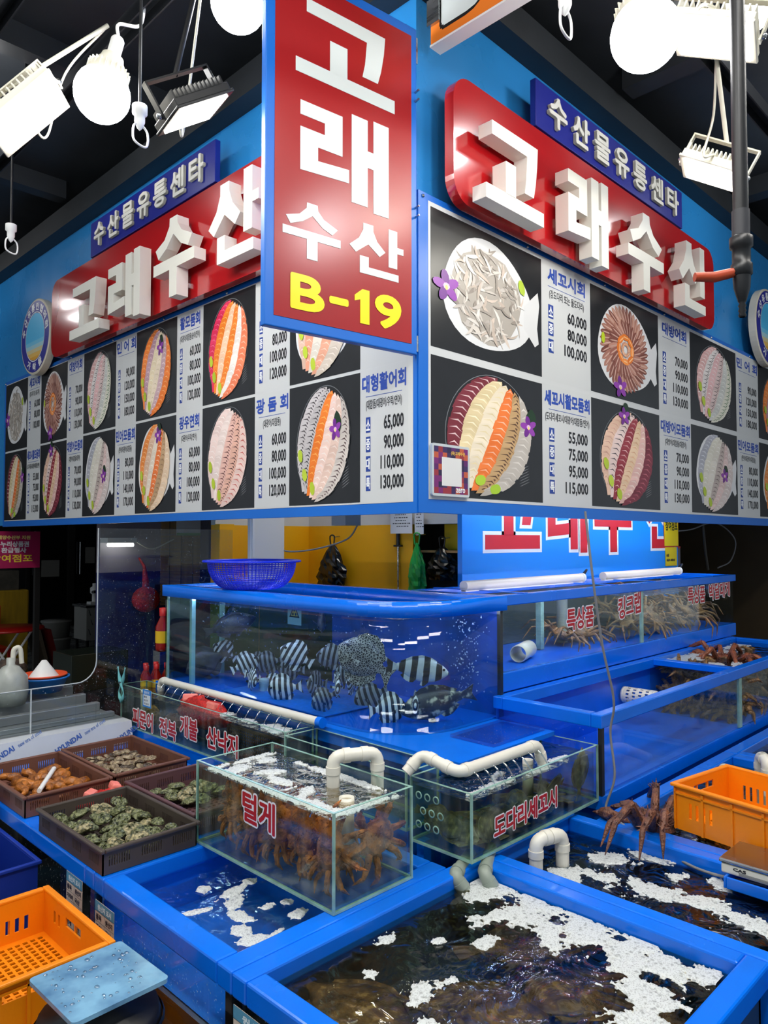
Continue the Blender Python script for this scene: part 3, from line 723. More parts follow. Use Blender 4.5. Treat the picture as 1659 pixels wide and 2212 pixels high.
# rounded fish tank
t = thing('aquarium', 'big rounded-corner aquarium with striped fish on a blue base', 'fish tank', (2.28, 2.7, .80))
AQ = t
MB().prism([(1.945, 1.66), (2.525, 1.66), (2.525, 1.87), (2.585, 1.87), (2.585, 3.61), (1.945, 3.61)], .80, .86).prism([(1.945, 1.57), (2.525, 1.57), (2.525, 1.66), (1.945, 1.66)], .8435, .86).build('base_slab', BLUE, t, bevel=.004)
def round_rect(off, n=10):
    x0, y0, x1, y1, r = 1.985 + off, 1.852 + off, 2.585 - off, 3.585 - off, .30 - off
    P = [(x1, y0), (x1, y1), (x0, y1)]
    for k in range(n + 1):
        a = PI + PI / 2 * k / n; P.append((x0 + r + r * math.cos(a), y0 + r + r * math.sin(a)))
    return P
def wall_strip(name, off0, off1, z0, z1, m, idx):
    a, b = round_rect(off0), round_rect(off1); n = len(a); V = []
    for q in (a, b):
        V += [(x, y, z0) for x, y in q] + [(x, y, z1) for x, y in q]
    mb = MB()
    for i in idx:
        j = (i + 1) % n
        mb.add([V[i], V[j], V[n + j], V[n + i], V[2 * n + i], V[2 * n + j], V[3 * n + j], V[3 * n + i]], [(0, 1, 2, 3), (5, 4, 7, 6), (3, 2, 6, 7), (1, 0, 4, 5)], smooth=len(idx) > 2)
    return mb.build(name, m, t)
nr = len(round_rect(0))
wall_strip('glass_pane', 0, .008, .86, 1.30, GLASS, [2] + list(range(3, nr - 1)) + [nr - 1])      # long side, bend and short side in one sheet
wall_strip('glass_pane', 0, .008, .86, 1.30, clear('blue_tinted_glass', (140, 190, 228), .03, .4, .03), [1])
wall_strip('rim', -.012, .055, 1.302, 1.36, BLUE, list(range(nr)))
B(2.577, 1.872, .86, 2.585, 2.93, 1.30).build('back_panel', mat('deep_blue_back', (8, 92, 190), .35, rgb2=(10, 66, 140), vscale=5), t)
B(2.577, 2.93, .86, 2.585, 3.57, 1.30).build('glass_pane', MATS['blue_tinted_glass'], t)
B(2.565, 1.853, .86, 2.583, 1.870, 1.30).build('corner_post', BLACKPOST, t)
B(1.99, 3.566, .86, 2.0, 3.578, 1.30).build('corner_post', GEDGE, t)
for x, y in ((2.02, 3.38), (2.3, 3.54)): B(x, y, .862, x + .022, y + .02, 1.30).build('glass_brace', mat('pale_green_brace', (150, 200, 190), .3), t)
wq = round_rect(.012)
MB().prism(wq, .866, 1.285).build('water', WATER_TANK, t)
B(2.1, 2.0, 1.286, 2.55, 3.5, 1.288).build('water_surface', clear('rippled_tank_surface', (240, 248, 252), .08, .8, .02, bump=1.0, bscale=22), t)
MB().tube([(2.035, y, 1.297) for y in (2.2, 2.8, 3.5)], .0035, 6).build('led_strip', LEDBLUE, t)
MB().tube([(x, 1.9, 1.297) for x in (2.3, 2.4, 2.54)], .0035, 6).build('led_strip', LEDBLUE, t)
B(2.02, 2.35, .868, 2.5, 3.1, .872).build('drain_mat', mat('perforated_blue_mat', (10, 110, 210), .4, var=.3, vscale=60), t)
mb = MB()
for k in range(7):
    a = 2.13 + .0; mb.lathe([(.024, .873 + k * .008), (.024, .878 + k * .008)], 12, Matrix.Translation((2.16, 2.95, 0)))
mb.lathe([(.021, .872), (.021, .93), (.002, .932)], 12, Matrix.Translation((2.16, 2.95, 0)))
mb.build('strainer', mat('pale_strainer', (170, 205, 215), .4), t)
# warning sticker on the back pane
mb = MB(); FX = frameM((2.573, 3.30, 1.13), (0, -1, 0), (0, 0, 1))
mb.add([FX @ Vector(q) for q in ((0, 0, 0), (.12, 0, 0), (.12, .13, 0), (0, .13, 0))], [(0, 1, 2, 3)], (176, 214, 196))
mb.add([FX @ Vector(q) for q in ((.015, .04, .0004), (.105, .04, .0004), (.06, .118, .0004))], [(0, 1, 2)], (20, 26, 20))
mb.add([FX @ Vector(q) for q in ((.029, .048, .0008), (.091, .048, .0008), (.06, .102, .0008))], [(0, 1, 2)], (206, 200, 60))
for cx_, cy_ in ((.048, .058), (.072, .058), (.06, .08)): mb.add([FX @ Vector((cx_ + .008 * math.cos(a), cy_ + .008 * math.sin(a), .0012)) for a in [k * PI / 4 for k in range(8)]], [tuple(range(8))], (30, 34, 20))
mb.build('warning_sticker', PRINT, t)
# acrylic board lying on the base slab
tag(B(2.17, 1.60, .861, 2.50, 1.80, .872).build('acrylic_sheet', clear('blue_wet_acrylic', (215, 230, 246), .10, .6, .15, drops=.35)), 'clear wet acrylic sheet lying on the blue aquarium base', 'acrylic sheet')

# upper tank on the right with stickers
t = thing('display_tank', 'long upper glass tank with crab stickers before the blue name panel', 'fish tank', (3.9, 2.1, .95))
UR = t
B(2.60, 1.872, .95, 5.30, 1.90, 1.032).build('front_beam', BLUE, t, bevel=.004)
B(2.60, 1.90, .950, 5.30, 2.40, 1.03).build('floor_panel', BLUEIN, t)
ring(MB(), 2.595, 1.872, 5.31, 2.41, 1.315, 1.36, .045).build('rim', BLUE, t, bevel=.004)
pane(t, 2.62, 1.880, 1.033, 3.91, 1.886, 1.315); pane(t, 3.93, 1.880, 1.033, 5.28, 1.886, 1.315)
pane(t, 5.285, 1.89, 1.033, 5.293, 2.38, 1.315)
B(3.908, 1.878, 1.033, 3.932, 1.89, 1.315).build('glass_seam', GEDGE, t)
pane(t, 3.916, 1.90, 1.033, 3.924, 2.37, 1.30)
B(3.30, 2.13, 1.033, 3.33, 2.16, 1.30).build('standpipe', GEDGE, t); MB().tube([(3.62, 2.2, 1.033), (3.62, 2.2, 1.3)], .03, 12).build('standpipe', PVCG, t)
B(2.605, 1.89, .97, 2.618, 1.93, 1.315).build('corner_post', BLACKPOST, t)
B(2.62, 2.385, 1.033, 5.28, 2.40, 1.315).build('back_panel', mat('grey_wet_back', (70, 86, 92), .3, rgb2=(40, 60, 60), vscale=2), t)
MB().tube([(x, 1.925, 1.311) for x in (2.7, 3.3, 3.85)], .002, 6).build('led_strip', LEDBLUE, t)
MB().tube([(x, 1.925, 1.311) for x in (4.0, 4.6, 5.2)], .002, 6).build('led_strip', LEDBLUE, t)
B(3.93, 1.9, 1.28, 5.27, 2.37, 1.282).build('water', WATER_GREEN, t)
FU = frameM((0, 1.879, 0), (1, 0, 0), (0, 0, 1))
STW = mat('white_sticker_edge', (236, 236, 236), .4); STR = mat('red_sticker', (178, 26, 34), .4)
def sticker(t, text, x, z, w, h, F, halo=.0085, bold=.0030, skew=0.0, zo=.0008):
    FF = F @ Matrix(((1, 0, 0, x), (skew, 1, 0, z), (0, 0, 1, 0), (0, 0, 0, 1)))
    a = MB(); put_text(a, text, 0, 0, w, h, FF, zo, None, halo, 'l', 12); o = a.build('sticker_edge', STW, t)
    b = MB(); put_text(b, text, 0, 0, w, h, FF, zo + .0006, None, bold, 'l', 10); b.build('sticker_lettering', STR, o)
sticker(t, '특상품', 3.135, 1.165, .25, .10, FU, skew=.02); sticker(t, '킹크랩', 3.645, 1.18, .255, .11, FU, skew=.09)
sticker(t, '특상품', 4.53, 1.205, .26, .10, FU); sticker(t, '박달대게', 4.86, 1.21, .35, .10, FU, skew=.03)
for i, (a, b) in enumerate(((2.68, 3.72), (3.97, 5.0))):
    q = thing('light_tube', ('white light tube resting on the upper tank, nearer the aquarium', 'white light tube resting on the upper tank, far right end')[i], 'light tube', (a, 2.1, 1.362))
    MB().tube([(a, 2.14, 1.386), (b, 2.14, 1.386)], .024, 14).build('tube', mat('milky_tube', (238, 226, 206), .35), q)
    MB().tube([(b, 2.14, 1.386), (b + .02, 2.14, 1.386)], .026, 14).build('end_cap', WHITEP, q)
    B(a, 2.127, 1.36, b, 2.153, 1.366).build('clip_rail', WHITEP, q)
    for x in (a - .06, b + .06): pass
    for x in (a + .1, b - .1): B(x, 1.88, 1.3602, x + .03, 2.41, 1.3635).build('cross_bar', BLUE, q)
    mb = MB().tube(curve_pts([(b + .02, 2.14, 1.39), (b + .05, 2.13, 1.43), (b + .09, 2.18, 1.40)]), .006, 6); mb.build('cable', BLACKP, q)

# middle tank on the right
t = thing('display_tank', 'middle blue-rimmed tank half empty and half packed with crabs', 'fish tank', (3.8, 1.63, .60))
MID = t
mb = ring(MB(), 2.53, 1.375, 5.2, 1.868, .90, .95, .045); mb.box(3.93, 1.42, .915, 3.985, 1.83, .948); mb.build('rim', BLUE, t, bevel=.004)
B(2.55, 1.392, .602, 5.18, 1.866, .66).build('floor_panel', BLUEIN, t)
B(2.53, 1.375, .602, 5.2, 1.392, .652).build('front_beam', BLUE, t); B(2.53, 1.392, .602, 2.55, 1.866, .652).build('side_beam', BLUE, t)
pane(t, 2.56, 1.380, .655, 3.93, 1.387, .90); pane(t, 3.965, 1.380, .655, 5.18, 1.387, .90)
B(3.93, 1.378, .655, 3.965, 1.39, .90).build('glass_seam', GEDGE, t)
pane(t, 2.536, 1.40, .655, 2.543, 1.85, .90, m=clear('frosty_blue_pane', (205, 228, 250), .04, .5, .04, drops=.25))
pane(t, 3.945, 1.40, .662, 3.953, 1.85, .915)
B(2.533, 1.377, .655, 2.552, 1.392, .90).build('corner_post', BLACKPOST, t)
B(2.55, 1.852, .66, 5.18, 1.866, .90).build('back_panel', BLUEIN, t)
B(3.985, 1.392, .925, 5.16, 1.85, .927).build('water', WATER_NAVY, t)
q = thing('strainer_pipe', 'white perforated pipe stub in the empty blue tank half', 'pipe', (3.62, 1.84, .80), (PI / 2, 0, 0))
mb = MB(); R_, n_, k_ = .042, 28, 9
V = [(R_ * math.cos(2 * PI * j / n_), R_ * math.sin(2 * PI * j / n_), .012 + .15 * i / k_) for i in range(k_ + 1) for j in range(n_)]
F_ = [(i * n_ + j, i * n_ + (j + 1) % n_, (i + 1) * n_ + (j + 1) % n_, (i + 1) * n_ + j) for i in range(k_) for j in range(n_) if not (i % 2 == 1 and (j + (i // 2) % 2) % 2 == 0)]
mb.add(V, F_).lathe([(R_, -.0), (R_, .014)], n_).lathe([(R_, .162), (R_, .172), (.002, .174)], n_)
o = mb.build('perforated_sleeve', PVC, q, local=True); sd = o.modifiers.new('thickness', 'SOLIDIFY'); sd.thickness = .003
q = thing('pipe_offcut', 'short white pipe lying on the floor of the upper tank', 'pipe', (2.98, 2.02, 1.031), (0, 0, .35))
mb = MB().lathe([(.036, -.10), (.040, -.10), (.040, .10), (.036, .10), (.036, -.10)], 24, Matrix.Translation((0, 0, .04)) @ Matrix.Rotation(PI / 2, 4, 'Y'))
mb.build('sleeve', PVC, q, local=True)

# glass tanks standing out in front
def glass_box(name, label, x0, y0, x1, y1, z0, z1, g, water=None, wz=None, wtop=None):
    t = thing(name, label, 'fish tank', ((x0 + x1) / 2, (y0 + y1) / 2, z0)); e = .008
    B(x0, y0, z0, x1, y1, z0 + e).build('bottom_pane', g, t)
    for b in ((x0, y0 + e, z0 + e, x0 + e, y1 - e, z1), (x1 - e, y0 + e, z0 + e, x1, y1 - e, z1), (x0, y0, z0 + e, x1, y0 + e, z1), (x0, y1 - e, z0 + e, x1, y1, z1)): pane(t, *b, m=g)
    for x in (x0 - .001, x1 - e + .001):
        for y in (y0 - .001, y1 - e + .001): B(x, y, z0, x + e * .8, y + e * .8, z1 + .001).build('glass_edge', GEDGE, t)
    mb = ring(MB(), x0 - .0005, y0 - .0005, x1 + .0005, y1 + .0005, z1, z1 + .0015, e); mb.build('polished_edge', GEDGE, t)
    mb = ring(MB(), x0 - .0005, y0 - .0005, x1 + .0005, y1 + .0005, z0 - .001, z0 + .006, e); mb.build('bottom_seal', GEDGE, t)
    if water:
        B(x0 + .012, y0 + .012, z0 + .01, x1 - .012, y1 - .012, wz).build('water', water, t)
        if wtop: B(x0 + .0121, y0 + .0121, wz + .0005, x1 - .0121, y1 - .0121, wz + .0015).build('water_surface', wtop, t)
    return t
HC = glass_box('glass_tank', 'glass tank of brown hairy crabs jutting out at the front', 1.307, 1.478, 1.612, 2.150, .622, .882, GLASSW, WATER_AMBER, .855, clear('rippled_crab_surface', (244, 240, 230), .10, .8, .02, bump=1.0, bscale=20))
FH = frameM((1.306, 0, 0), (0, -1, 0), (0, 0, 1))
sticker(HC, '털게', -1.885, .765, .155, .085, FH, .0080, .0026, skew=-.05)
DD = glass_box('glass_tank', 'low glass tank of dark flatfish with a red sticker on its right side', 1.775, 1.39, 2.530, 1.640, .638, .840, GLASSW, WATER_OLIVE, .812, clear('rippled_dark_surface', (236, 240, 232), .10, .8, .02, bump=.9, bscale=20))
FD = frameM((0, 1.389, 0), (1, 0, 0), (0, 0, 1))
sticker(DD, '도다리세꼬시', 1.885, .680, .355, .066, FD, .0062, .0024, skew=.03)
for i in range(3):
    for j in range(3):
        M = frameM((1.7745, 1.60 - .036 * i - (.018 if j % 2 else 0), .70 + .045 * j), (0, -1, 0), (0, 0, 1))
        MB().lathe([(.009, 0), (.013, .001), (.013, .002), (.009, .002)], 16, M).build('drain_hole', GEDGE, DD)
OC = glass_box('glass_tank', 'narrow glass tank of octopus and abalone with four sticker words', 1.80, 2.32, 1.945, 3.700, .648, .850, GLASSW, WATER_OLIVE, .822, clear('rippled_octopus_surface', (238, 232, 228), .10, .8, .02, bump=.9, bscale=20))
FOc = frameM((1.799, 0, 0), (0, -1, 0), (0, 0, 1))
for s, y, z, w, h in (('피문어', 3.56, .668, .20, .085), ('전복', 3.29, .665, .15, .085), ('개불', 3.10, .70, .145, .09), ('산낙지', 2.875, .69, .235, .09)):
    sticker(OC, s, -y, z, w, h, FOc, .0080, .0028, skew=-.02)
SG = glass_box('glass_tank', 'small empty greenish glass tank beside the aquarium base', 1.780, 1.66, 1.943, 2.300, .658, .845, GLASSW, WATER_GREEN, .76, WATER_GREEN)
# ---------------------------------------------------------------- lamps
def globe(label, loc, tilt=(0, 0, 0), r=.098, ztop=3.6, anchor=None):
    t = thing('led_globe_lamp', label, 'lamp', loc, tilt, 'big LED globes on the lamp rails')
    MB().lathe([(.001, -r)] + [(r * math.sin(a), -r * math.cos(a)) for a in [PI * k / 14 for k in range(1, 11)]], 24).build('globe', BULB, t, local=True)
    z0 = -r * math.cos(PI * 10 / 14); r0 = r * math.sin(PI * 10 / 14)
    mb = MB().lathe([(r0 + .002, z0 - .004), (r0 * .9, z0 + .03), (r0 * .55, z0 + .07), (r0 * .5, z0 + .085), (.001, z0 + .09)], 24)
    for k in range(24):
        a = 2 * PI * k / 24; M = Matrix.Rotation(a, 4, 'Z')
        mb.box(r0 * .55, -.0015, z0, r0 * .97, .0015, z0 + .04, M)
    mb.build('heat_sink', CREAM, t, local=True)
    MB().lathe([(.024, z0 + .085), (.024, z0 + .15), (.018, z0 + .16), (.001, z0 + .16)], 16).build('socket', WHITEP, t, local=True)
    if anchor:
        top = WM[t] @ Vector((0, 0, z0 + .16)); e = Vector(anchor)
        MB().tube(curve_pts([top, top + Vector((0, 0, .05)), (top + e) / 2 + Vector((.03, 0, 0)), e]), .006, 6).build('cord', WHITEP, t)
    return t
def flood(label, loc, aim, body, w=.25, d=.19, anchor=None):
    rot = tuple((Vector(aim).to_track_quat('-Z', 'X')).to_euler())
    t = thing('floodlight', label, 'floodlight', loc, rot, 'LED floodlights on the lamp rails')
    mb = MB().box(-w / 2, -d / 2, 0, w / 2, d / 2, .028); mb.box(-w / 2 - .006, -d / 2 - .006, -.006, w / 2 + .006, d / 2 + .006, .004)
    hs = mb.build('housing', body, t, bevel=.003, local=True)
    for k in range(13):
        x = -w / 2 + .012 + (w - .024) * k / 12; MB().box(x - .003, -d / 2 + .01, .028, x + .003, d / 2 - .01, .055).build('cooling_fin', body, hs, local=True)
    MB().box(-w / 2 + .014, -d / 2 + .014, -.010, w / 2 - .014, d / 2 - .014, -.006).build('light_panel', PANEL, t, local=True)
    mb = MB()
    for s in (-1, 1): mb.box(s * (w / 2 + .014) - .003, -.014, .0, s * (w / 2 + .014) + .003, .014, .12)
    mb.box(-w / 2 - .017, -.014, .117, w / 2 + .017, .014, .123); br = mb.build('bracket', body, t, local=True)
    for s in (-1, 1): MB().ball((s * (w / 2 + .019), 0, .02), .011, 10, 6).build('bracket_bolt', STEEL, br, local=True)
    MB().box(w / 2 + .0175, -.012, .05, w / 2 + .019, .012, .10).build('rating_label', mat('label_paper', (214, 220, 214), .5, var=.5, vscale=90), t, local=True)
    if anchor:
        top = WM[t] @ Vector((0, 0, .12)); e = Vector(anchor)
        MB().tube([top, e], .009, 8).build('stem', body, t)
        MB().tube(curve_pts([WM[t] @ Vector((0, d / 2, .03)), WM[t] @ Vector((.02, d / 2 + .06, .0)), (top + e) / 2 + Vector((.05, .05, -.02)), e]), .005, 6).build('cord', CREAM, t)
    return t
def socket(label, loc, body):
    t = thing('wire_loop_holder', label, 'holder', loc)
    MB().lathe([(.026, .03), (.026, .0), (.018, -.006), (.018, -.03), (.010, -.05), (.001, -.06)], 14).build('base', body, t, local=True)
    MB().tube(curve_pts([(0, 0, -.03), (.03, 0, -.06), (.025, 0, -.11), (-.02, 0, -.10), (-.022, 0, -.05), (.0, 0, -.03)]), .004, 6).build('wire_loop', WHITEP, t, local=True)
    MB().tube([(0, 0, .03), (0, 0, 3.6 - loc[2] if loc[2] < 3.59 else .04)], .006, 6).build('stem', DARKMETAL, t, local=True)
    return t
globe('glowing globe lamp left of the black floodlight', (1.15, 2.57, 3.205), (.15, .2, 0), anchor=(1.30, 2.55, 3.6))
globe('glowing globe lamp half hidden behind the tall red sign', (1.46, 2.17, 3.50), anchor=(1.30, 2.3, 3.6))
globe('glowing globe lamp at the top right before the right sign wall', (2.06, .955, 3.085), (-.2, .1, 0), r=.10, anchor=(2.2, 1.08, 3.5))
flood('cream floodlight cut off at the left picture edge', (.985, 2.83, 3.17), (.55, -.45, -.75), CREAM, .30, .22, anchor=(1.25, 2.75, 3.6))
flood('black floodlight above the left navy banner', (1.26, 2.12, 3.00), (.55, -.1, -.85), DARKMETAL, .21, .19, anchor=(1.30, 2.12, 3.6))
flood('cream floodlight at the top right corner of the picture', (2.44, .90, 3.235), (-.1, .35, -.85), CREAM, .26, .22, anchor=(2.5, 1.08, 3.5))
flood('cream floodlight beside the black hose on the right', (2.93, 1.10, 3.03), (-.15, .45, -.85), CREAM, .23, .19, anchor=(2.95, 1.08, 3.5))
socket('empty white wire holder beside the black floodlight', (1.22, 2.42, 3.10), WHITEP)
socket('empty white wire holder at the far left end of the rail', (1.28, 3.87, 3.13), WHITEP)
socket('empty white wire holder right of the orange sign', (1.72, 1.02, 3.06), WHITEP)
# lamps beyond the frame: rail rows continued, and aisle globes added for fill
for i, (p, lab) in enumerate((((.55, .75, 3.30), 'added globe lamp over the aisle above the viewer'), ((1.2, .35, 3.30), 'added globe lamp over the aisle beside the viewer'), ((1.1, 4.05, 3.80), 'globe lamp farther down the left lamp rail'), ((1.1, 6.84, 3.73), 'globe lamp at the far end of the left lamp rail'), ((3.1, 1.0, 3.74), 'globe lamp above the right cream floodlight'), ((4.7, 1.0, 3.72), 'globe lamp farther down the right lamp rail'), ((.25, 1.75, 3.3), 'added globe lamp over the left aisle nearest the viewer'))):
    globe(lab, p, anchor=(p[0] + .02, p[1], 4.02))
# black hose with an orange-handled valve
t = thing('ceiling_hose', 'black hose hanging from the ceiling with an orange valve handle', 'hose', (1.97, .66, 2.14))
hx, hy = 1.972, .668
MB().tube([(hx - .012, hy - .006, 4.02), (hx - .004, hy - .002, 3.1), (hx, hy, 2.42)], .0185, 14).build('hose', BLACKP, t)
MB().tube([(hx, hy, 2.44), (hx, hy, 2.36)], .0215, 14).build('collar', mat('dark_grey_rubber', (52, 52, 56), .5), t)
MB().lathe([(.020, .0), (.026, .004), (.026, .03), (.022, .034), (.022, .07), (.028, .075), (.028, .10), (.02, .105)], 16, Matrix.Translation((hx, hy, 2.27))).build('valve_body', BLACKP, t)
MB().lathe([(.007, 0), (.010, .004), (.007, .012), (.010, .016), (.007, .024), (.010, .028), (.007, .036), (.010, .040), (.02, .075), (.022, .105)], 12, Matrix.Translation((hx, hy, 2.165))).build('barbed_nozzle', BLACKP, t)
o = MB().tube([(hx, hy, 2.285), (hx - .05, hy + .05, 2.268), (hx - .085, hy + .085, 2.268)], [.012, .014, .012], 8).build('handle', mat('orange_red_handle', (176, 66, 30), .45), t)
# ---------------------------------------------------------------- animals
def interp(tab, t):
    for (a, x), (b, y) in zip(tab, tab[1:]):
        if t <= b: return x + (y - x) * (t - a) / (b - a)
    return tab[-1][1]
KNIFE = [(0, .03), (.06, .36), (.16, .70), (.32, .98), (.5, 1), (.68, .86), (.84, .50), (.94, .24), (1, .20)]
PERCH = [(0, .08), (.07, .40), (.2, .76), (.38, 1), (.55, .98), (.75, .72), (.9, .40), (1, .30)]
def fish_mesh(name, L, H, W, m, prof, bendy=0.0, dors=(.2, .85, .20), anal=(.55, .85, .24), tail=.5, seed=1):
    mb = MB(); n, k = 14, 18; V = []; xh, xt = L * .46, -L * .34
    cy = lambda x: bendy * (x / L) ** 2 * L
    for i in range(k + 1):
        t = i / k; x = xh + (xt - xh) * t; h = H / 2 * interp(prof, t); w = W / 2 * (interp(prof, t) ** .7) * (1 - .45 * t)
        zc = -H * .06 * (1 - t)
        for j in range(n):
            a = 2 * PI * j / n; V.append((x, cy(x) + w * math.cos(a), zc + h * math.sin(a)))
    F = [(i * n + j, (i + 1) * n + j, (i + 1) * n + (j + 1) % n, i * n + (j + 1) % n) for i in range(k) for j in range(n)]
    mb.add(V, F, smooth=True); mb.add(V[:n], [tuple(range(n))]); mb.add(V[-n:], [tuple(range(n))[::-1]])
    def fin(pts, th=.0022):
        q = [(x, cy(x) - th, z) for x, z in pts] + [(x, cy(x) + th, z) for x, z in pts]; c = len(pts)
        mb.add(q, [tuple(range(c)), tuple(range(c, 2 * c))[::-1]] + [(i, c + i, c + (i + 1) % c, (i + 1) % c) for i in range(c)])
    top = lambda t: (xh + (xt - xh) * t, H / 2 * interp(prof, t) - H * .06 * (1 - t))
    bot = lambda t: (xh + (xt - xh) * t, -H / 2 * interp(prof, t) - H * .06 * (1 - t))
    a, b, hh = dors; N = 7
    P = [top(a + (b - a) * i / N) for i in range(N + 1)]; P = [(x, z - H * .05) for x, z in P]
    fin(P + [(x - L * .03, z + H * hh * (0.55 + 0.45 * math.sin(i / N * PI * .9 + .2)) + (H * .02 if i % 2 else 0)) for i, (x, z) in list(enumerate(P))[::-1]])
    a, b, hh = anal; P = [bot(a + (b - a) * i / 4) for i in range(5)]; P = [(x, z + H * .05) for x, z in P]
    fin(P + [(x - L * .05, z - H * hh * (.5 + .5 * math.sin(i / 4 * PI * .8 + .5))) for i, (x, z) in list(enumerate(P))[::-1]])
    fin([(xt + L * .02, H * .09), (-L * .42, H * tail * .34), (-L * .52, H * tail * .6), (-L * .49, H * tail * .2), (-L * .475, 0), (-L * .49, -H * tail * .2), (-L * .52, -H * tail * .6), (-L * .42, -H * tail * .34), (xt + L * .02, -H * .09)])
    fin([(L * .20, -H * .42), (L * .06, -H * .44), (L * .04, -H * .66), (L * .10, -H * .70)])
    for s in (-1, 1):
        w = W / 2 * .92
        mb.add([(L * .20, s * w * .95, -H * .04), (L * .19, s * w * .95, -H * .16), (L * .05, s * (w + .02), -H * .22), (L * .04, s * (w + .022), -H * .08)], [(0, 1, 2, 3)])
    return mb.mesh(name, m)
def eye_mesh(r): return MB().ball((0, 0, 0), r, 10, 6).mesh('eye', mat('fish_eye', (12, 12, 14), .1))
STRIPE = pattern_mat('striped_skin', 'bands', (22, 26, 34), (232, 232, 224), k=2 * PI / .0235, sharp=.08, warp=.35, wscale=14)
STRIPED = pattern_mat('dusky_striped_skin', 'bands', (18, 22, 30), (150, 154, 152), k=2 * PI / .0235, sharp=.10, warp=.35, wscale=14)
STRIPEW = pattern_mat('broad_barred_skin', 'bands', (14, 15, 18), (226, 226, 218), k=2 * PI / .050, sharp=.05, warp=.25, wscale=9)
RETIC = pattern_mat('reticulated_skin', 'cells', (190, 184, 168), (30, 30, 32), k=105)
GROUP = pattern_mat('grouper_skin', 'blotch', (30, 31, 30), (54, 54, 48), (206, 198, 168), k=1, sharp=.03, wscale=34)
DUSK = pattern_mat('dusky_skin', 'blotch', (26, 28, 36), (62, 62, 70), k=1, sharp=.12, wscale=18)
ks = fish_mesh('striped_fish', .155, .098, .036, STRIPE, KNIFE)
ks2 = fish_mesh('striped_fish', .155, .096, .036, STRIPED, KNIFE, .25)
ks3 = fish_mesh('striped_fish', .155, .100, .038, STRIPE, KNIFE, -.25)
eye = eye_mesh(.0055)
def put_fish(me, name, loc, yaw, pitch, roll, label, group=None, sc=1.0, ex=None):
    R = Matrix.Rotation(math.radians(yaw), 4, 'Z') @ Matrix.Rotation(math.radians(-pitch), 4, 'Y') @ Matrix.Rotation(math.radians(roll), 4, 'X')
    o = place(me, name, loc, tuple(R.to_euler()), label, 'fish', group, sc)
    if ex:
        for s in (-1, 1):
            e = bpy.data.objects.new('eye', eye); COL.objects.link(e); e.parent = o; e.location = (ex[0], s * ex[1], ex[2]); e.scale = (ex[3],) * 3 if len(ex) > 3 else (1, 1, 1)
    return o
RT, LT = -45.3, 134.7      # swimming to the right / left as the viewer sees it
EK = (.052, .0125, .006)
SHOAL = 'black and white striped fish crowding in the rounded aquarium'
for i, (me, x, y, z, yaw, pitch, sc) in enumerate((
    (ks, 2.15, 3.093, .985, RT + 20, 25, 1.0), (ks2, 2.3, 3.106, .975, LT, -10, .98), (ks, 2.15, 2.692, 1.071, LT, 30, 1.12), (ks3, 2.11, 2.98, .935, -100, -10, .85),
    (ks, 2.2, 2.95, .90, RT, -20, .9), (ks3, 2.10, 2.72, .925, LT, -4, 1.08), (ks2, 2.36, 2.998, .948, LT, 5, .95), (ks2, 2.2, 2.614, .948, -170, 12, .95), (ks2, 2.25, 2.56, 1.068, LT, 12, 1.0),
    (ks2, 2.42, 2.647, .96, LT - 30, 0, .95), (ks3, 2.13, 2.386, .985, -125, -10, .85), (ks, 2.3, 2.474, .96, -150, 25, .95), (ks2, 2.07, 2.409, .927, LT + 30, -18, .88), (ks2, 2.3, 2.36, .915, LT - 10, -20, 1.1), (ks, 2.17, 2.121, .918, RT + 15, 6, 1.08), (ks3, 2.25, 2.05, .935, -130, 8, .86), (ks2, 2.42, 2.52, 1.0, RT, 20, .8), (ks2, 2.45, 3.40, .93, LT, 10, .85))):
    put_fish(me, 'striped_fish', (x, y, z), yaw, pitch, random.uniform(-6, 6), SHOAL, 'striped fish of the shoal', sc, EK)
put_fish(ks, 'striped_fish', (2.27, 3.46, .995), LT, 35, 0, 'lone striped fish near the left end of the aquarium', None, 1.0, EK)
put_fish(fish_mesh('reticulated_fish', .27, .165, .06, RETIC, KNIFE, .1, (.2, .9, .22), (.5, .9, .3), .62), 'reticulated_fish', (2.17, 2.26, 1.10), LT, 33, 0, 'big dark fish with a fine net pattern above the shoal', None, 1.0, (.09, .02, .012, 1.3))
put_fish(fish_mesh('barred_fish', .265, .098, .05, STRIPEW, PERCH, -.1, (.2, .9, .12), (.6, .85, .2), .6), 'barred_fish', (2.24, 2.02, 1.08), RT, -6, 0, 'white fish with four broad black bars facing right', None, 1.0, (.10, .019, .008))
put_fish(fish_mesh('grouper', .32, .118, .075, GROUP, PERCH, .15, (.25, .92, .16), (.6, .88, .2), .5), 'grouper', (2.30, 1.985, .945), LT, -14, 0, 'dark blotched grouper resting at the bottom right of the aquarium', None, 1.0, (.125, .025, .016))
put_fish(fish_mesh('dark_fish', .30, .105, .06, DUSK, PERCH, .45, (.2, .92, .16), (.6, .88, .2), .5), 'dark_fish', (2.25, 3.38, 1.145), RT, 18, 0, 'dark curved fish near the top left of the aquarium', None, 1.0, (.115, .022, .012))
put_fish(fish_mesh('dark_fish', .25, .14, .06, DUSK, KNIFE, .3), 'dark_fish', (2.15, 3.45, .955), LT + 15, -25, 0, 'dusky deep-bodied fish in the lower left end of the aquarium', None, 1.0, (.085, .019, .01))
put_fish(fish_mesh('dark_fish', .16, .075, .05, DUSK, PERCH), 'dark_fish', (2.4, 2.807, 1.212), -130, -50, 0, 'small black fish hanging head down before the yellow strip', None, 1.0, (.06, .018, .008))

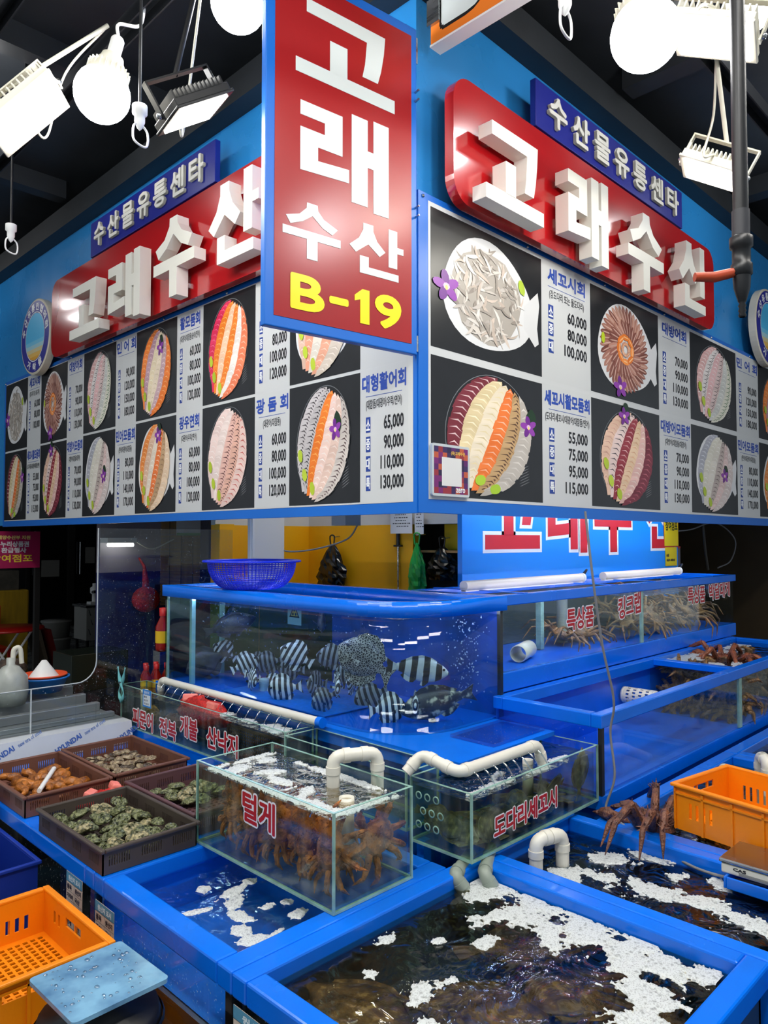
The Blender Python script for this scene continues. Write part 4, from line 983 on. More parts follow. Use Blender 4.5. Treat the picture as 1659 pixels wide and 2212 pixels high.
FLAT = pattern_mat('flatfish_skin', 'blotch', (58, 48, 30), (104, 88, 56), (140, 124, 84), k=1, sharp=.12, wscale=26)
FLATD = pattern_mat('dark_flatfish_skin', 'blotch', (62, 62, 44), (108, 104, 74), (140, 134, 100), k=1, sharp=.12, wscale=40)
def flatfish_mesh(name, L, m, wav=0.0):
    mb = MB(); k, n = 16, 10; V = []
    prof = [(0, .04), (.08, .3), (.25, .75), (.45, 1), (.65, .9), (.85, .45), (.95, .16), (1, .13)]
    for i in range(k + 1):
        t = i / k; x = L * (.45 - .80 * t); w = L * .27 * interp(prof, t); h = L * .035 * interp(prof, t) ** .5
        for j in range(n):
            a = 2 * PI * j / n; V.append((x, w * math.cos(a) * 1.0, max(-.002, h * math.sin(a)) + wav * L * math.sin(t * 5 + 1)))
    mb.add(V, [(i * n + j, (i + 1) * n + j, (i + 1) * n + (j + 1) % n, i * n + (j + 1) % n) for i in range(k) for j in range(n)], smooth=True)
    mb.add(V[:n], [tuple(range(n))])
    zt = wav * L * math.sin(6)
    q = [(-L * .33, L * .035), (-L * .42, L * .07), (-L * .5, L * .10), (-L * .505, 0), (-L * .5, -L * .10), (-L * .42, -L * .07), (-L * .33, -L * .035)]
    mb.prism(q, zt - .002, zt + .002)
    for s in (-1, 1):       # fringe fins along both edges
        P = []
        for i in range(9):
            t = .14 + .72 * i / 8; x = L * (.45 - .80 * t); P.append((x, s * L * .27 * interp(prof, t) * .95))
        Q = [(x - L * .015, y * 1.0 + s * L * (.05 + (.008 if i % 2 else 0))) for i, (x, y) in enumerate(P)]
        for i in range(8):
            z = wav * L * math.sin((.14 + .72 * i / 8) * 5 + 1)
            mb.add([(P[i][0], P[i][1], z + .001), (P[i + 1][0], P[i + 1][1], z + .001), (Q[i + 1][0], Q[i + 1][1], z), (Q[i][0], Q[i][1], z)], [(0, 1, 2, 3)])
    return mb.mesh(name, m)
ff = flatfish_mesh('flatfish', .42, FLAT, .008); rnd = random.Random(11)
for i in range(10):
    x = 1.14 + .26 * (i % 3) + rnd.uniform(-.04, .04); y = .80 + .16 * (i // 3) + rnd.uniform(-.04, .04)
    o = place(ff, 'flatfish', (x, y, .435 + .012 * i), (rnd.uniform(-.04, .04), rnd.uniform(-.04, .04), rnd.uniform(0, 6.28)), 'large brown flatfish under the dark water of the nearest tank', 'flatfish', 'flatfish in the nearest floor tank', rnd.uniform(.8, 1.1))
ffn = flatfish_mesh('flatfish', .34, FLATD, .006)
for i in range(4):
    place(ffn, 'flatfish', (2.1 + rnd.uniform(-.06, .06), .55 + .2 * i, .42 + .01 * i), (0, 0, rnd.uniform(0, 6.28)), 'dark flatfish under the water of the tank behind the nearest one', 'flatfish', 'flatfish in the second floor tank')
ffd = flatfish_mesh('flatfish', .20, FLATD, .02)
for i in range(13):
    x = 1.87 + .055 * i * (.60 / .60) * .85; y = 1.50 + (.04 if i % 2 else -.02)
    place(ffd, 'flatfish', (min(x, 2.42), y, .655 + .008 * (i % 4)), (rnd.uniform(-.15, .15), rnd.uniform(-.15, .15), rnd.uniform(0, 6.28)), 'small dark flatfish lying in the low glass tank', 'flatfish', 'flatfish in the low glass tank', rnd.uniform(.85, 1.1))
for i in range(6):
    place(ffd, 'flatfish', (1.90 + .085 * i, 1.435 + .012 * (i % 2), .70 + .014 * (i % 3)), (PI / 2 - .35, rnd.uniform(-.2, .2), rnd.uniform(-.25, .25) + (PI if i % 2 else 0)), 'small dark flatfish lying in the low glass tank', 'flatfish', 'flatfish in the low glass tank', rnd.uniform(.75, .9))
for i in range(3):
    place(ffd, 'flatfish', (1.83, 1.47 + .055 * i, .69 + .01 * i), (PI / 2 - .3, .1 * i, -PI / 2 + .1 * i), 'small dark flatfish lying in the low glass tank', 'flatfish', 'flatfish in the low glass tank', .75)
place(ffd, 'flatfish', (2.46, 1.425, .748), (PI / 2, -PI / 2 + .1, 0), 'flatfish standing tail up against the glass of the low tank', 'flatfish')

# crabs ------------------------------------------------------------
def crab_mesh(name, cw, leg, m, seed, lift=.5, rough=.04, thick=.085, spread=1.0, spines=0):
    r = random.Random(seed); mb = MB(); n, k = 18, 9; V = []
    for i in range(k + 1):
        ph = PI * i / k
        for j in range(n):
            a = 2 * PI * j / n; ww = 1 + .12 * math.cos(a * 2) + r.uniform(-rough, rough); e = math.sin(ph) ** .8
            V.append((cw * .5 * e * math.cos(a) * ww, cw * .46 * e * math.sin(a) * ww, cw * .22 * math.cos(ph) * (1 + r.uniform(-rough, rough) * 2) + cw * .05))
    mb.add(V, [(i * n + j, (i + 1) * n + j, (i + 1) * n + (j + 1) % n, i * n + (j + 1) % n) for i in range(k) for j in range(n)], smooth=False)
    for i in range(12):
        a = r.uniform(0, 6.28); q = cw * r.uniform(.1, .36); mb.ball((q * math.cos(a), q * math.sin(a), cw * .25 * (1 - (q / cw / .5) ** 2 * .6)), cw * r.uniform(.025, .05), 6, 4)
    for _ in range(spines * 4):
        a = r.uniform(0, 6.28); q = cw * r.uniform(.05, .47); c = Vector((q * math.cos(a), q * math.sin(a), cw * .26 * math.sqrt(max(.05, 1 - (q / cw / .5) ** 2)))); mb.tube([c, c + Vector((c.x * .3, c.y * .3, cw * .09))], [cw * .022, cw * .003], 4, False, False)
    for s in (-1, 1):
        for i in range(4):
            a = math.radians((35 - 32 * i) * spread + r.uniform(-9, 9)); d = Vector((s * math.cos(a), math.sin(a), 0)); p0 = d * cw * .42
            l = leg * (.9 + .1 * (i in (1, 2))) * r.uniform(.92, 1.08); up = lift * r.uniform(.6, 1.25)
            p1 = p0 + d * l * .38 + Vector((0, 0, l * .30 * up)); p2 = p1 + d * l * .34 - Vector((0, -r.uniform(-.1, .1) * l, l * .16 * up)); p3 = p2 + d * l * .18 - Vector((0, 0, l * .34))
            R0 = cw * thick
            mb.tube([p0, p0.lerp(p1, .5), p1, p1.lerp(p2, .1), p1.lerp(p2, .6), p2, p2.lerp(p3, .15), p3], [R0, R0 * 1.05, R0 * .85, R0 * .95, R0 * .85, R0 * .62, R0 * .66, R0 * .12], 7, smooth=False)
            for _ in range(spines):
                q, w = ((p0, p1), (p1, p2))[r.random() < .5]; c = q.lerp(w, r.random()); e = Vector((r.uniform(-1, 1), r.uniform(-1, 1), r.uniform(-.2, 1))).normalized()
                mb.tube([c + e * R0 * .6, c + e * R0 * 1.75], [R0 * .24, R0 * .03], 4, False, False)
        d = Vector((s * .62, .78, 0)); p0 = d * cw * .4; p1 = p0 + Vector((s * .55, .6, .25)).normalized() * leg * .34; p2 = p1 + Vector((-s * .45, .75, -.2)).normalized() * leg * .18; R0 = cw * thick * 1.15
        mb.tube([p0, p0.lerp(p1, .6), p1, p1.lerp(p2, .25), p2], [R0 * .8, R0, R0 * .85, R0 * 1.35, R0 * 1.1], 8, smooth=False)
        for q in (-1, 1): 
            tip = p2 + Vector((-s * .2 + q * .22, .8, -.15)).normalized() * leg * .15
            mb.tube([p2, p2.lerp(tip, .5) + Vector((q * .12, 0, 0)) * leg * .1, tip], [R0 * .7, R0 * .5, R0 * .1], 6, smooth=False)
    for s in (-1, 1): mb.ball((s * cw * .12, cw * .44, cw * .12), cw * .028, 6, 4)
    return mb.mesh(name, m)
HAIRY = mat('hairy_crab_shell', (176, 108, 44), .5, rgb2=(104, 56, 22), vscale=40, bump=.5, bscale=150)
KING = mat('king_crab_shell', (74, 46, 40), .3, rgb2=(132, 84, 60), vscale=30, bump=.7, bscale=120)
KINGD = mat('dark_king_crab_shell', (146, 108, 62), .38, rgb2=(76, 56, 38), vscale=24, bump=.7, bscale=110)
SNOW = mat('snow_crab_shell', (168, 122, 78), .4, rgb2=(96, 68, 52), vscale=22, bump=.4, bscale=100)
hcm = [crab_mesh('hairy_crab', .115, .098, HAIRY, 20 + i, .45, .06, .088, 1.0, 5) for i in range(3)]
rnd = random.Random(5)
def oriented(top, spin):
    """rotation that turns the shell's top towards a direction, then spins it about that direction"""
    q = Vector(top).to_track_quat('Z', 'Y'); return tuple((q.to_matrix().to_4x4() @ Matrix.Rotation(spin, 4, 'Z')).to_euler())
spots = [(1.375, 2.03, .752, (-1, .1, .4), 1.9), (1.372, 1.91, .748, (-1, 0, .25), 1.3), (1.375, 1.79, .752, (-1, -.2, .4), 1.7), (1.372, 1.67, .748, (-1, .15, .2), 1.5), (1.375, 1.565, .752, (-1, -.3, .3), 1.6), (1.49, 1.97, .745, (-.4, .3, 1), 3.), (1.49, 1.84, .745, (-.5, 0, 1), 5.), (1.49, 1.71, .745, (-.4, -.2, 1), 0.)]
for k in range(4): spots += [(1.455, 2.01 - .125 * k, .668, (-.15, .05, 1), k * 1.9), (1.52, 2.0 - .115 * k, .668, (.1, 0, 1), 1 + k * 1.3)]
for x, y, z, top, sp in spots:
    place(hcm[rnd.randrange(3)], 'hairy_crab', (x, y, z), oriented(top, sp), 'brown hairy crab in the heap of the front glass tank', 'crab', 'hairy crabs in the front tank', rnd.uniform(.82, .92))
place(hcm[0], 'hairy_crab', (1.515, 1.533, .752), oriented((.1, -1, .3), .15), 'hairy crab upright against the right-hand glass of its tank', 'crab', None, 1.02)
scm = [crab_mesh('snow_crab', .135, .24, SNOW, 40 + i, .7, .04, .072) for i in range(3)]
for i in range(18):
    x = 4.06 + .063 * i
    place(scm[i % 3], 'snow_crab', (min(x, 5.15), (2.02, 2.10, 2.22)[i % 3] + rnd.uniform(-.02, .02), (1.10, 1.15, 1.09)[(i // 2) % 3] + rnd.uniform(0, .03)), oriented((rnd.uniform(-.5, .5), rnd.uniform(-1.2, .2), 1), rnd.uniform(0, 6.28)), 'snow crab in the heap behind the far glass of the upper tank', 'crab', 'snow crabs in the upper tank', rnd.uniform(.72, .9))
for i in range(4):
    place(scm[i % 3], 'snow_crab', (3.52 + .1 * i, 2.15 + .06 * (i % 2), 1.08), oriented((rnd.uniform(-.3, .3), -.3, 1), rnd.uniform(0, 6.28)), 'long-legged crab in the middle of the upper tank', 'crab', 'crabs amid the upper tank', .85)
kcm = [crab_mesh('king_crab', .155, .17, KINGD, 60 + i, .7, .08, .105, 1.0, 6) for i in range(3)]
for i in range(24):
    x = 4.07 + .105 * (i % 8); lay = i // 8
    place(kcm[i % 3], 'king_crab', (x + .04 * (lay % 2), (1.50, 1.56, 1.70)[lay] + rnd.uniform(-.015, .015), (.745, .82, .79)[lay] + rnd.uniform(-.01, .02)), oriented((rnd.uniform(-.6, .6), rnd.uniform(-1.4, 0), 1), rnd.uniform(0, 6.28)), 'king crab in the crowded half of the middle tank', 'crab', 'king crabs in the middle tank', rnd.uniform(.72, .85))
for i in range(6):
    place(kcm[i % 3], 'king_crab', (4.045 + .015 * (i % 2), (1.47, 1.60, 1.73)[i % 3], (.73, .83)[i // 3]), oriented((-1, rnd.uniform(-.6, .2), .8), rnd.uniform(0, 6.28)), 'king crab in the crowded half of the middle tank', 'crab', 'king crabs in the middle tank', rnd.uniform(.70, .78))
place(crab_mesh('king_crab', .16, .26, mat('reddish_king_crab_shell', (156, 84, 48), .35, rgb2=(96, 54, 42), vscale=30, bump=.6, bscale=110), 71, 1.0, .08, .095, 1.0, 8), 'king_crab', (4.45, 1.64, .895), (.1, 0, .6), 'reddish king crab raising its leg out of the foamy middle tank', 'crab')
place(crab_mesh('king_crab', .23, .33, KING, 81, 1.5, .09, .085, .42, 14), 'king_crab', (2.515, 1.175, .605), (.05, .12, .06), 'big spiny king crab climbing out beside the right orange crate', 'crab', None, .76)
for i in range(6):
    place(kcm[i % 3], 'king_crab', (2.72 + .15 * i, .84 + .18 * (i % 2), .48), oriented((rnd.uniform(-.2, .2), rnd.uniform(-.2, .2), 1), rnd.uniform(0, 6.28)), 'king crab lying under water beneath the right orange crate', 'crab', 'submerged king crabs by the crate', 1.1)
for i in range(4):
    place(kcm[i % 3], 'king_crab', (3.76 + .16 * i, 1.10 - .07 * (i % 2), .53), oriented((rnd.uniform(-.2, .2), rnd.uniform(-.2, .2), 1), rnd.uniform(0, 6.28)), 'brown crab in the far floor tank at the right edge', 'crab', 'crabs in the far floor tank', 1.1)

# foam --------------------------------------------------------------
FOAM = bpy.data.materials.new('white_bubbly_foam'); FOAM.use_nodes = True
_n, _l = FOAM.node_tree.nodes, FOAM.node_tree.links; _b = _n['Principled BSDF']; _b.inputs['Roughness'].default_value = .35
_tc = _n.new('ShaderNodeTexCoord'); _v = _n.new('ShaderNodeTexVoronoi'); _v.inputs['Scale'].default_value = 210; _l.new(_tc.outputs['Object'], _v.inputs['Vector'])
_r = _n.new('ShaderNodeValToRGB'); _l.new(_v.outputs['Distance'], _r.inputs['Fac']); _r.color_ramp.elements[0].color = (.66, .66, .66, 1); _r.color_ramp.elements[0].position = .18; _r.color_ramp.elements[1].color = (.97, .97, .97, 1); _r.color_ramp.elements[1].position = .5
_b.inputs['Base Color'].default_value = (.64, .67, .66, 1); _v2 = _n.new('ShaderNodeTexVoronoi'); _v2.inputs['Scale'].default_value = 62; _l.new(_tc.outputs['Object'], _v2.inputs['Vector']); _m2 = _n.new('ShaderNodeMapRange'); _m2.inputs['From Min'].default_value = .16; _m2.inputs['From Max'].default_value = .36; _m2.inputs['To Min'].default_value = .62; _l.new(_v2.outputs['Distance'], _m2.inputs['Value'])
_mm = _n.new('ShaderNodeMath'); _mm.operation = 'MULTIPLY'; _l.new(_r.outputs['Color'], _mm.inputs[0]); _l.new(_m2.outputs['Result'], _mm.inputs[1]); _l.new(_mm.outputs[0], _b.inputs['Alpha'])
_bp = _n.new('ShaderNodeBump'); _bp.invert = True; _bp.inputs['Strength'].default_value = .22; _bp.inputs['Distance'].default_value = .004; _l.new(_v.outputs['Distance'], _bp.inputs['Height']); _l.new(_bp.outputs['Normal'], _b.inputs['Normal'])
def foam(label, x0, y0, x1, y1, z, blobs, seed=0, cell=.0045, thr=.5, amp=.6, fs=14.0, h=.0026):
    nx, ny = int((x1 - x0) / cell), int((y1 - y0) / cell); f = {}
    for i in range(nx + 1):
        for j in range(ny + 1):
            x, y = x0 + i * cell, y0 + j * cell; v = 0
            for bx, by, rx, ry, an in blobs:
                dx, dy = x - bx, y - by; c, s = math.cos(an), math.sin(an)
                u_, w_ = (dx * c + dy * s) / rx, (-dx * s + dy * c) / ry; q = u_ * u_ + w_ * w_
                if q < 5: v = max(v, math.exp(-q * .7))
            if v > .08:
                p = Vector((x * fs, y * fs, seed * 3.1)); v += amp * (mnoise.noise(p) + .55 * mnoise.noise(p * 2.3) + .5 * mnoise.noise(p * 5.1) + .75 * mnoise.noise(p * 10))
                f[i, j] = v - thr
    mb = MB(); idx = {}
    def vert(i, j):
        if (i, j) not in idx:
            idx[i, j] = len(mb.v); v = f.get((i, j), -.25); x, y = x0 + i * cell, y0 + j * cell
            if v > 0: zz = z + h * min(1, v / .12) ** .5
            else:       # pull the shoreline vertex to the edge of the patch
                zz = z - .0012; ax = ay = n_ = 0
                for di in (-1, 0, 1):
                    for dj in (-1, 0, 1):
                        w = f.get((i + di, j + dj), -1)
                        if w > 0: t_ = w / (w - min(v, -.01)); ax += di * (1 - t_); ay += dj * (1 - t_); n_ += 1
                if n_: x += cell * ax / n_; y += cell * ay / n_
            mb.v.append((x, y, zz))
        return idx[i, j]
    for (i, j), v in list(f.items()):
        q = [(i, j), (i + 1, j), (i + 1, j + 1), (i, j + 1)]
        if i < nx and j < ny and max(f.get(k, -1) for k in q) > 0:
            mb.f.append(tuple(vert(*k) for k in q)); mb.c.append(None); mb.sm.append(True)
    o = mb.build('foam', FOAM); o['kind'] = 'stuff'; o['label'] = label; o['category'] = 'foam'
    return o
foam('bubbly white foam spreading over the nearest tank from the grey pipes', .99 + .06, .68, 1.82, 1.39, .586,
     [(1.76, 1.32, .06, .05, 0), (1.76, 1.18, .10, .07, 0), (1.77, 1.02, .09, .07, 0), (1.80, .88, .10, .05, 0), (1.76, .80, .06, .06, 0), (1.70, .86, .05, .05, .5), (1.62, .78, .05, .06, 0), (1.52, .74, .05, .05, 0), (1.79, .72, .05, .05, 0), (1.67, 1.06, .05, .03, .6), (1.66, 1.22, .06, .03, 0),
      (1.37, 1.352, .022, .018, 0), (1.281, 1.149, .04, .026, .5), (1.54, 1.162, .035, .022, 0), (1.24, 1.27, .016, .02, 0), (1.46, 1.25, .014, .012, 0), (1.35, 1.12, .012, .012, 0), (1.2, 1.05, .02, .018, 0), (1.62, 1.25, .03, .02, 0)], 1)
foam('patch of white foam on the clear blue water left of the crab tank', 1.04, 1.52, 1.40, 2.10, .576,
     [(1.20, 1.93, .022, .026, 0), (1.255, 1.86, .05, .022, .2), (1.22, 1.80, .05, .028, .6), (1.13, 1.83, .05, .014, -.3), (1.19, 1.73, .022, .05, .2), (1.15, 1.66, .022, .035, .2), (1.15, 1.60, .045, .022, -.3), (1.20, 1.585, .04, .014, .4), (1.265, 1.72, .03, .02, 0), (1.31, 1.63, .03, .02, 0), (1.33, 1.70, .02, .015, 0), (1.33, 1.88, .022, .02, 0)], 2, thr=.55, amp=.35)
foam('streak of foam across the dark tank behind the nearest one', 1.95, .36, 2.36, 1.38, .576,
     [(2.04, 1.24, .06, .05, 0), (2.09, 1.13, .05, .07, 0), (2.12, 1.0, .04, .09, 0), (2.14, .85, .035, .09, .1), (2.13, .70, .04, .08, -.1), (2.10, .56, .035, .07, 0), (2.24, 1.19, .04, .06, 0), (2.33, 1.10, .025, .07, 0), (2.27, .98, .03, .03, 0), (2.30, .86, .03, .03, 0)], 3, thr=.55)
foam('thick pale foam at the near end of the crab half of the middle tank', 3.99, 1.40, 5.0, 1.84, .928,
     [(4.06, 1.78, .10, .05, 0), (4.25, 1.76, .18, .06, 0), (4.10, 1.55, .06, .06, .4), (4.18, 1.48, .10, .035, .3), (4.45, 1.70, .2, .04, 0), (4.9, 1.72, .2, .06, 0), (4.04, 1.66, .05, .06, 0)], 4, cell=.009, thr=.5, amp=.45)
foam('web of foam on the water of the hairy crab tank', 1.325, 1.495, 1.595, 2.13, .8572,
     [(1.34, 1.82, .018, .3, 0), (1.40, 2.05, .07, .025, .4), (1.45, 1.95, .06, .02, -.5), (1.42, 1.86, .02, .06, 0), (1.36, 1.62, .03, .10, 0), (1.45, 1.52, .12, .02, 0), (1.52, 2.06, .04, .03, 0), (1.41, 1.72, .05, .02, .6), (1.58, 1.75, .016, .2, 0), (1.5, 2.11, .1, .015, 0)], 5, cell=.005, thr=.55, amp=.5, fs=22, h=.004)
foam('froth on the octopus tank below the drip pipe', 1.815, 2.34, 1.93, 3.0, .8242, [(1.88, 2.5, .05, .08, 0), (1.87, 2.66, .03, .05, 0), (1.88, 2.85, .03, .04, 0)], 6, cell=.005, thr=.62, amp=.5, fs=26, h=.004)
foam('froth on the low flatfish tank below the drip pipe', 1.79, 1.40, 2.51, 1.62, .8142, [(1.95, 1.44, .12, .02, 0), (2.2, 1.43, .08, .02, 0), (2.05, 1.5, .05, .02, .3), (2.35, 1.45, .06, .02, 0)], 7, cell=.005, thr=.66, amp=.5, fs=26, h=.004)
# air bubbles in the aquarium
def bubbles(label, cnt, fn, seed):
    r = random.Random(seed); mb = MB()
    for _ in range(cnt):
        mb.ball(fn(r), r.uniform(.0016, .0042), 6, 4)
    o = mb.build('air_bubbles', clear('bubble_skin', (225, 240, 255), .35, .6, .05)); o['kind'] = 'stuff'; o['label'] = label; o['category'] = 'bubbles'
bubbles('air bubbles rising at the right end of the aquarium', 200, lambda r: (r.gauss(2.44, .045), r.uniform(1.88, 2.0), .92 + .36 * r.random() ** .7), 1)
bubbles('air bubbles rising at the left end of the aquarium', 200, lambda r: (r.gauss(2.25, .08), r.gauss(3.35, .06), 1.28 - abs(r.gauss(0, .09))), 2)
bubbles('scattered air bubbles in the middle of the aquarium', 150, lambda r: (r.uniform(2.05, 2.5), r.uniform(2.1, 3.2), r.uniform(.95, 1.27)), 3)
# ---------------------------------------------------------------- pipes
def pipe(label, pts, r, m=PVC, bend=.03, fit=True, jets=None, open_end=False):
    P = bend_pts(pts, bend); t = thing('water_pipe', label, 'pipe', P[0])
    pp = MB().tube(P, r, 16).build('pipe', m, t)
    if fit:
        pts = [Vector(p) for p in pts]
        for i in range(1, len(pts) - 1):
            for q in (pts[i - 1], pts[i + 1]):
                d = (q - pts[i]).normalized(); a = pts[i] + d * bend * 1.0
                MB().tube([a, a + d * .022], r * 1.13, 16).build('coupling', m, pp)
    return t
def jet(t, p, d, drop, r=.0028):
    p = Vector(p); d = Vector(d); pts = [p + d * s + Vector((0, 0, -drop * s * s)) for s in (0, .25, .5, .75, 1)]
    MB().tube(pts, [r, r, r * .9, r * .8, r * .7], 6).build('water_jet', clear('water_thread', (225, 238, 245), .3, .6, .05), t)
t = pipe('white U-bend pipe over the hairy crab tank', [(1.505, 1.705, .80), (1.505, 1.705, .945), (1.628, 1.640, .945), (1.628, 1.640, .80)], .020)
t = pipe('white drip pipe bent over the low flatfish tank', [(1.742, 1.625, .862), (1.790, 1.602, .915), (1.800, 1.462, .885), (2.240, 1.462, .885), (2.262, 1.452, .80)], .0185)
for k in range(8): jet(t, (1.86 + k * .05, 1.448, .876), (0.006, -.05, -.015), .045)
t = pipe('long white drip pipe along the aquarium base above the octopus tank', [(1.93, 3.52, .78), (1.918, 3.50, .882), (1.918, 2.26, .882)], .0175)
for k in range(17): jet(t, (1.904, 2.34 + k * .068, .876), (-.045, 0, -.01), .035)
MB().tube([(1.918, 2.262, .882), (1.918, 2.235, .882)], .021, 14).build('blue_cap', BLUE, t)
pipe('left grey-green outlet pipe under the low flatfish tank', [(1.87, 1.47, .6165), (1.715, 1.408, .6165), (1.745, 1.372, .555)], .0195, PVCG, .02)
pipe('right grey-green outlet pipe under the low flatfish tank', [(1.95, 1.45, .6165), (1.785, 1.352, .6165), (1.812, 1.322, .555)], .0195, PVCG, .02)
pipe('white U-bend pipe standing in the dark tank', [(1.985, 1.305, .50), (1.985, 1.305, .672), (2.088, 1.275, .672), (2.088, 1.275, .50)], .021)
pipe('white elbow pipe lying behind the right orange crate', [(2.95, 1.10, .58), (2.95, 1.10, .66), (3.12, 1.16, .675), (3.3, 1.2, .60)], .022)
pipe('white upright pipe behind the right orange crate', [(3.20, 1.02, .50), (3.20, 1.02, .715), (3.27, 1.07, .715), (3.27, 1.07, .50)], .022)
def cup(label, x, y, z, r=.022):
    t = thing('pipe_ring', label, 'pipe ring', (x, y, z))
    MB().lathe([(r - .003, -.12), (r, -.12), (r, .006), (r - .003, .006), (r - .003, -.12)], 22).build('sleeve', PVC, t, local=True)
cup('white overflow pipe end in the hairy crab tank', 1.455, 1.590, .858); cup('white overflow pipe end in the low flatfish tank', 2.235, 1.50, .82, .019); cup('white overflow pipe end at the left end of the octopus tank', 1.87, 3.58, .822, .019)
# grey cable hanging down over the tanks
t = thing('power_cable', 'grey cable hanging down before the upper tank to the crate scale', 'cable', (2.39, 1.30, 1.69))
MB().tube(curve_pts([(2.40, 1.36, 1.70), (2.405, 1.335, 1.46), (2.45, 1.325, 1.22), (2.50, 1.31, 1.02), (2.51, 1.33, .90), (2.50, 1.31, .75), (2.47, 1.33, .64), (2.43, 1.27, .628), (2.415, 1.18, .60), (2.37, 1.05, .588), (2.33, .92, .586), (2.33, .75, .60)]), .0045, 8).build('cable', mat('grey_cable', (120, 120, 122), .5), t)
MB().tube([(2.425, 1.25, .629), (2.432, 1.255, .640)], .006, 6).build('cable_tie', BLACKP, t)

# ---------------------------------------------------------------- baskets and crates
def slots(n, x0, w, gap, y0, y1): return [(x0 + k * (w + gap), y0, x0 + k * (w + gap) + w, y1) for k in range(n)]
def wall_holes(L, h, groups, n, w, gap, y0, y1):
    out = []; gw = n * w + (n - 1) * gap
    for g in range(groups): out += slots(n, L * (g + .5) / groups - gw / 2, w, gap, y0, y1)
    return out
def crate(name, label, cat, loc, rotz, L, W, H, m, holes_l, holes_w, floor_holes, lip=.016, th=.004, ribs=0, group=None):
    t = thing(name, label, cat, loc, (0, 0, rotz), group)
    for k, (o, u, LL, hl) in enumerate((((-L / 2, -W / 2, 0), (1, 0, 0), L, holes_l), ((L / 2, W / 2, 0), (-1, 0, 0), L, holes_l), ((L / 2, -W / 2, 0), (0, 1, 0), W, holes_w), ((-L / 2, W / 2, 0), (0, -1, 0), W, holes_w))):
        M = frameM(o, u, (0, 0, 1)) @ Matrix.Translation((0, 0, -th))
        sw = MB().perf(LL, H, hl, th, M).build('side_wall', m, t, local=True)
        if ribs:
            mb = MB()
            for q in range(ribs + 1): x = LL * q / ribs; mb.box(max(0, x - .004), 0, th, min(LL, x + .004), H - .01, th + .006, M)
            mb.box(0, H * .80, th, LL, H * .80 + .006, th + .006, M); mb.build('rib', m, sw, local=True)
    mb = MB(); ring(mb, -L / 2 - lip * .7, -W / 2 - lip * .7, L / 2 + lip * .7, W / 2 + lip * .7, H - .006, H + .006, lip)
    mb.build('rim', m, t, bevel=.004, local=True)
    MB().perf(L - 2 * th, W - 2 * th, floor_holes, th, Matrix.Translation((-L / 2 + th, -W / 2 + th, 0))).build('floor_grid', m, t, local=True)
    return t
def basket(label, x0, y0, x1, y1, m, z=.622, H=.070):
    W, L = x1 - x0, y1 - y0
    fh = [(.03 + .022 * i, .03 + .022 * j, .03 + .022 * i + .012, .03 + .022 * j + .012) for i in range(int((L - .06) / .022)) for j in range(int((W - .06) / .022))]
    return crate('seafood_basket', label, 'basket', ((x0 + x1) / 2, (y0 + y1) / 2, z), PI / 2, L, W, H, m, wall_holes(L, H, 4, 9, .0035, .0042, .022, .052), wall_holes(W, H, 3, 9, .0035, .0042, .022, .052), fh, .014, .004, group='plastic baskets on the floor tank')
basket('dark plastic basket heaped with green abalones, nearest the viewer', .985, 2.125, 1.295, 2.605, DARKBP)
basket('brown plastic basket of orange-brown sea creatures at the left edge', .992, 2.755, 1.300, 3.235, BROWNP)
basket('brown plastic basket of clams at the back', 1.330, 2.770, 1.640, 3.26, BROWNP)
basket('purple-brown plastic basket with a few abalones behind the dark one', 1.325, 2.19, 1.630, 2.66, mat('purple_brown_plastic', (92, 62, 66), .45, var=.12, vscale=6))
for y in (2.30, 2.52, 2.84, 3.12):
    tag(B(1.0, y, .598, 1.72, y + .03, .6195).build('support_bar', STEEL), 'steel bar across the floor tank under the baskets', 'bar', 'bars under the baskets')
ABAL = mat('abalone_shell', (126, 130, 88), .3, rgb2=(20, 30, 16), vscale=110, bump=.8, bscale=90)
ABAL2 = mat('pale_abalone_shell', (170, 158, 118), .32, rgb2=(50, 58, 34), vscale=90, bump=.8, bscale=90)
CLAM = mat('clam_shell', (176, 158, 126), .35, rgb2=(104, 84, 62), vscale=40, bump=.4, bscale=120)
CLAMD = mat('dark_clam_shell', (96, 80, 62), .35, rgb2=(58, 46, 36), vscale=40, bump=.4, bscale=120)
SQUIRT = mat('orange_brown_mantle', (186, 112, 40), .35, rgb2=(110, 62, 26), vscale=30, bump=.6, bscale=70)
def shell_mesh(name, a, b, h, m, seed, ridges=0):
    r = random.Random(seed); mb = MB(); n, k = 20, 8; V = []
    for i in range(k + 1):
        ph = PI * i / k
        for j in range(n):
            t = 2 * PI * j / n; w = 1 + .08 * math.cos(t - .6) + r.uniform(-.07, .07); e = math.sin(ph)
            zz = math.cos(ph); V.append((a * e * math.cos(t) * w, b * e * math.sin(t) * w, h * (zz if zz > 0 else zz * .5) * (1 + r.uniform(-.22, .22))))
    mb.add(V, [(i * n + j, (i + 1) * n + j, (i + 1) * n + (j + 1) % n, i * n + (j + 1) % n) for i in range(k) for j in range(n)], smooth=False)
    for q in range(ridges):
        mb.ball((a * (-.55 + .2 * q), b * .62, h * .55), .003, 6, 4)
    return mb.mesh(name, m)
ab = [shell_mesh('abalone', .036, .027, .016, mm, s, 5) for mm, s in ((ABAL, 1), (ABAL2, 2), (ABAL, 3), (ABAL, 4))]
cl = [shell_mesh('clam', .022, .016, .010, mm, s) for mm, s in ((CLAM, 5), (CLAMD, 6), (CLAM, 7))]
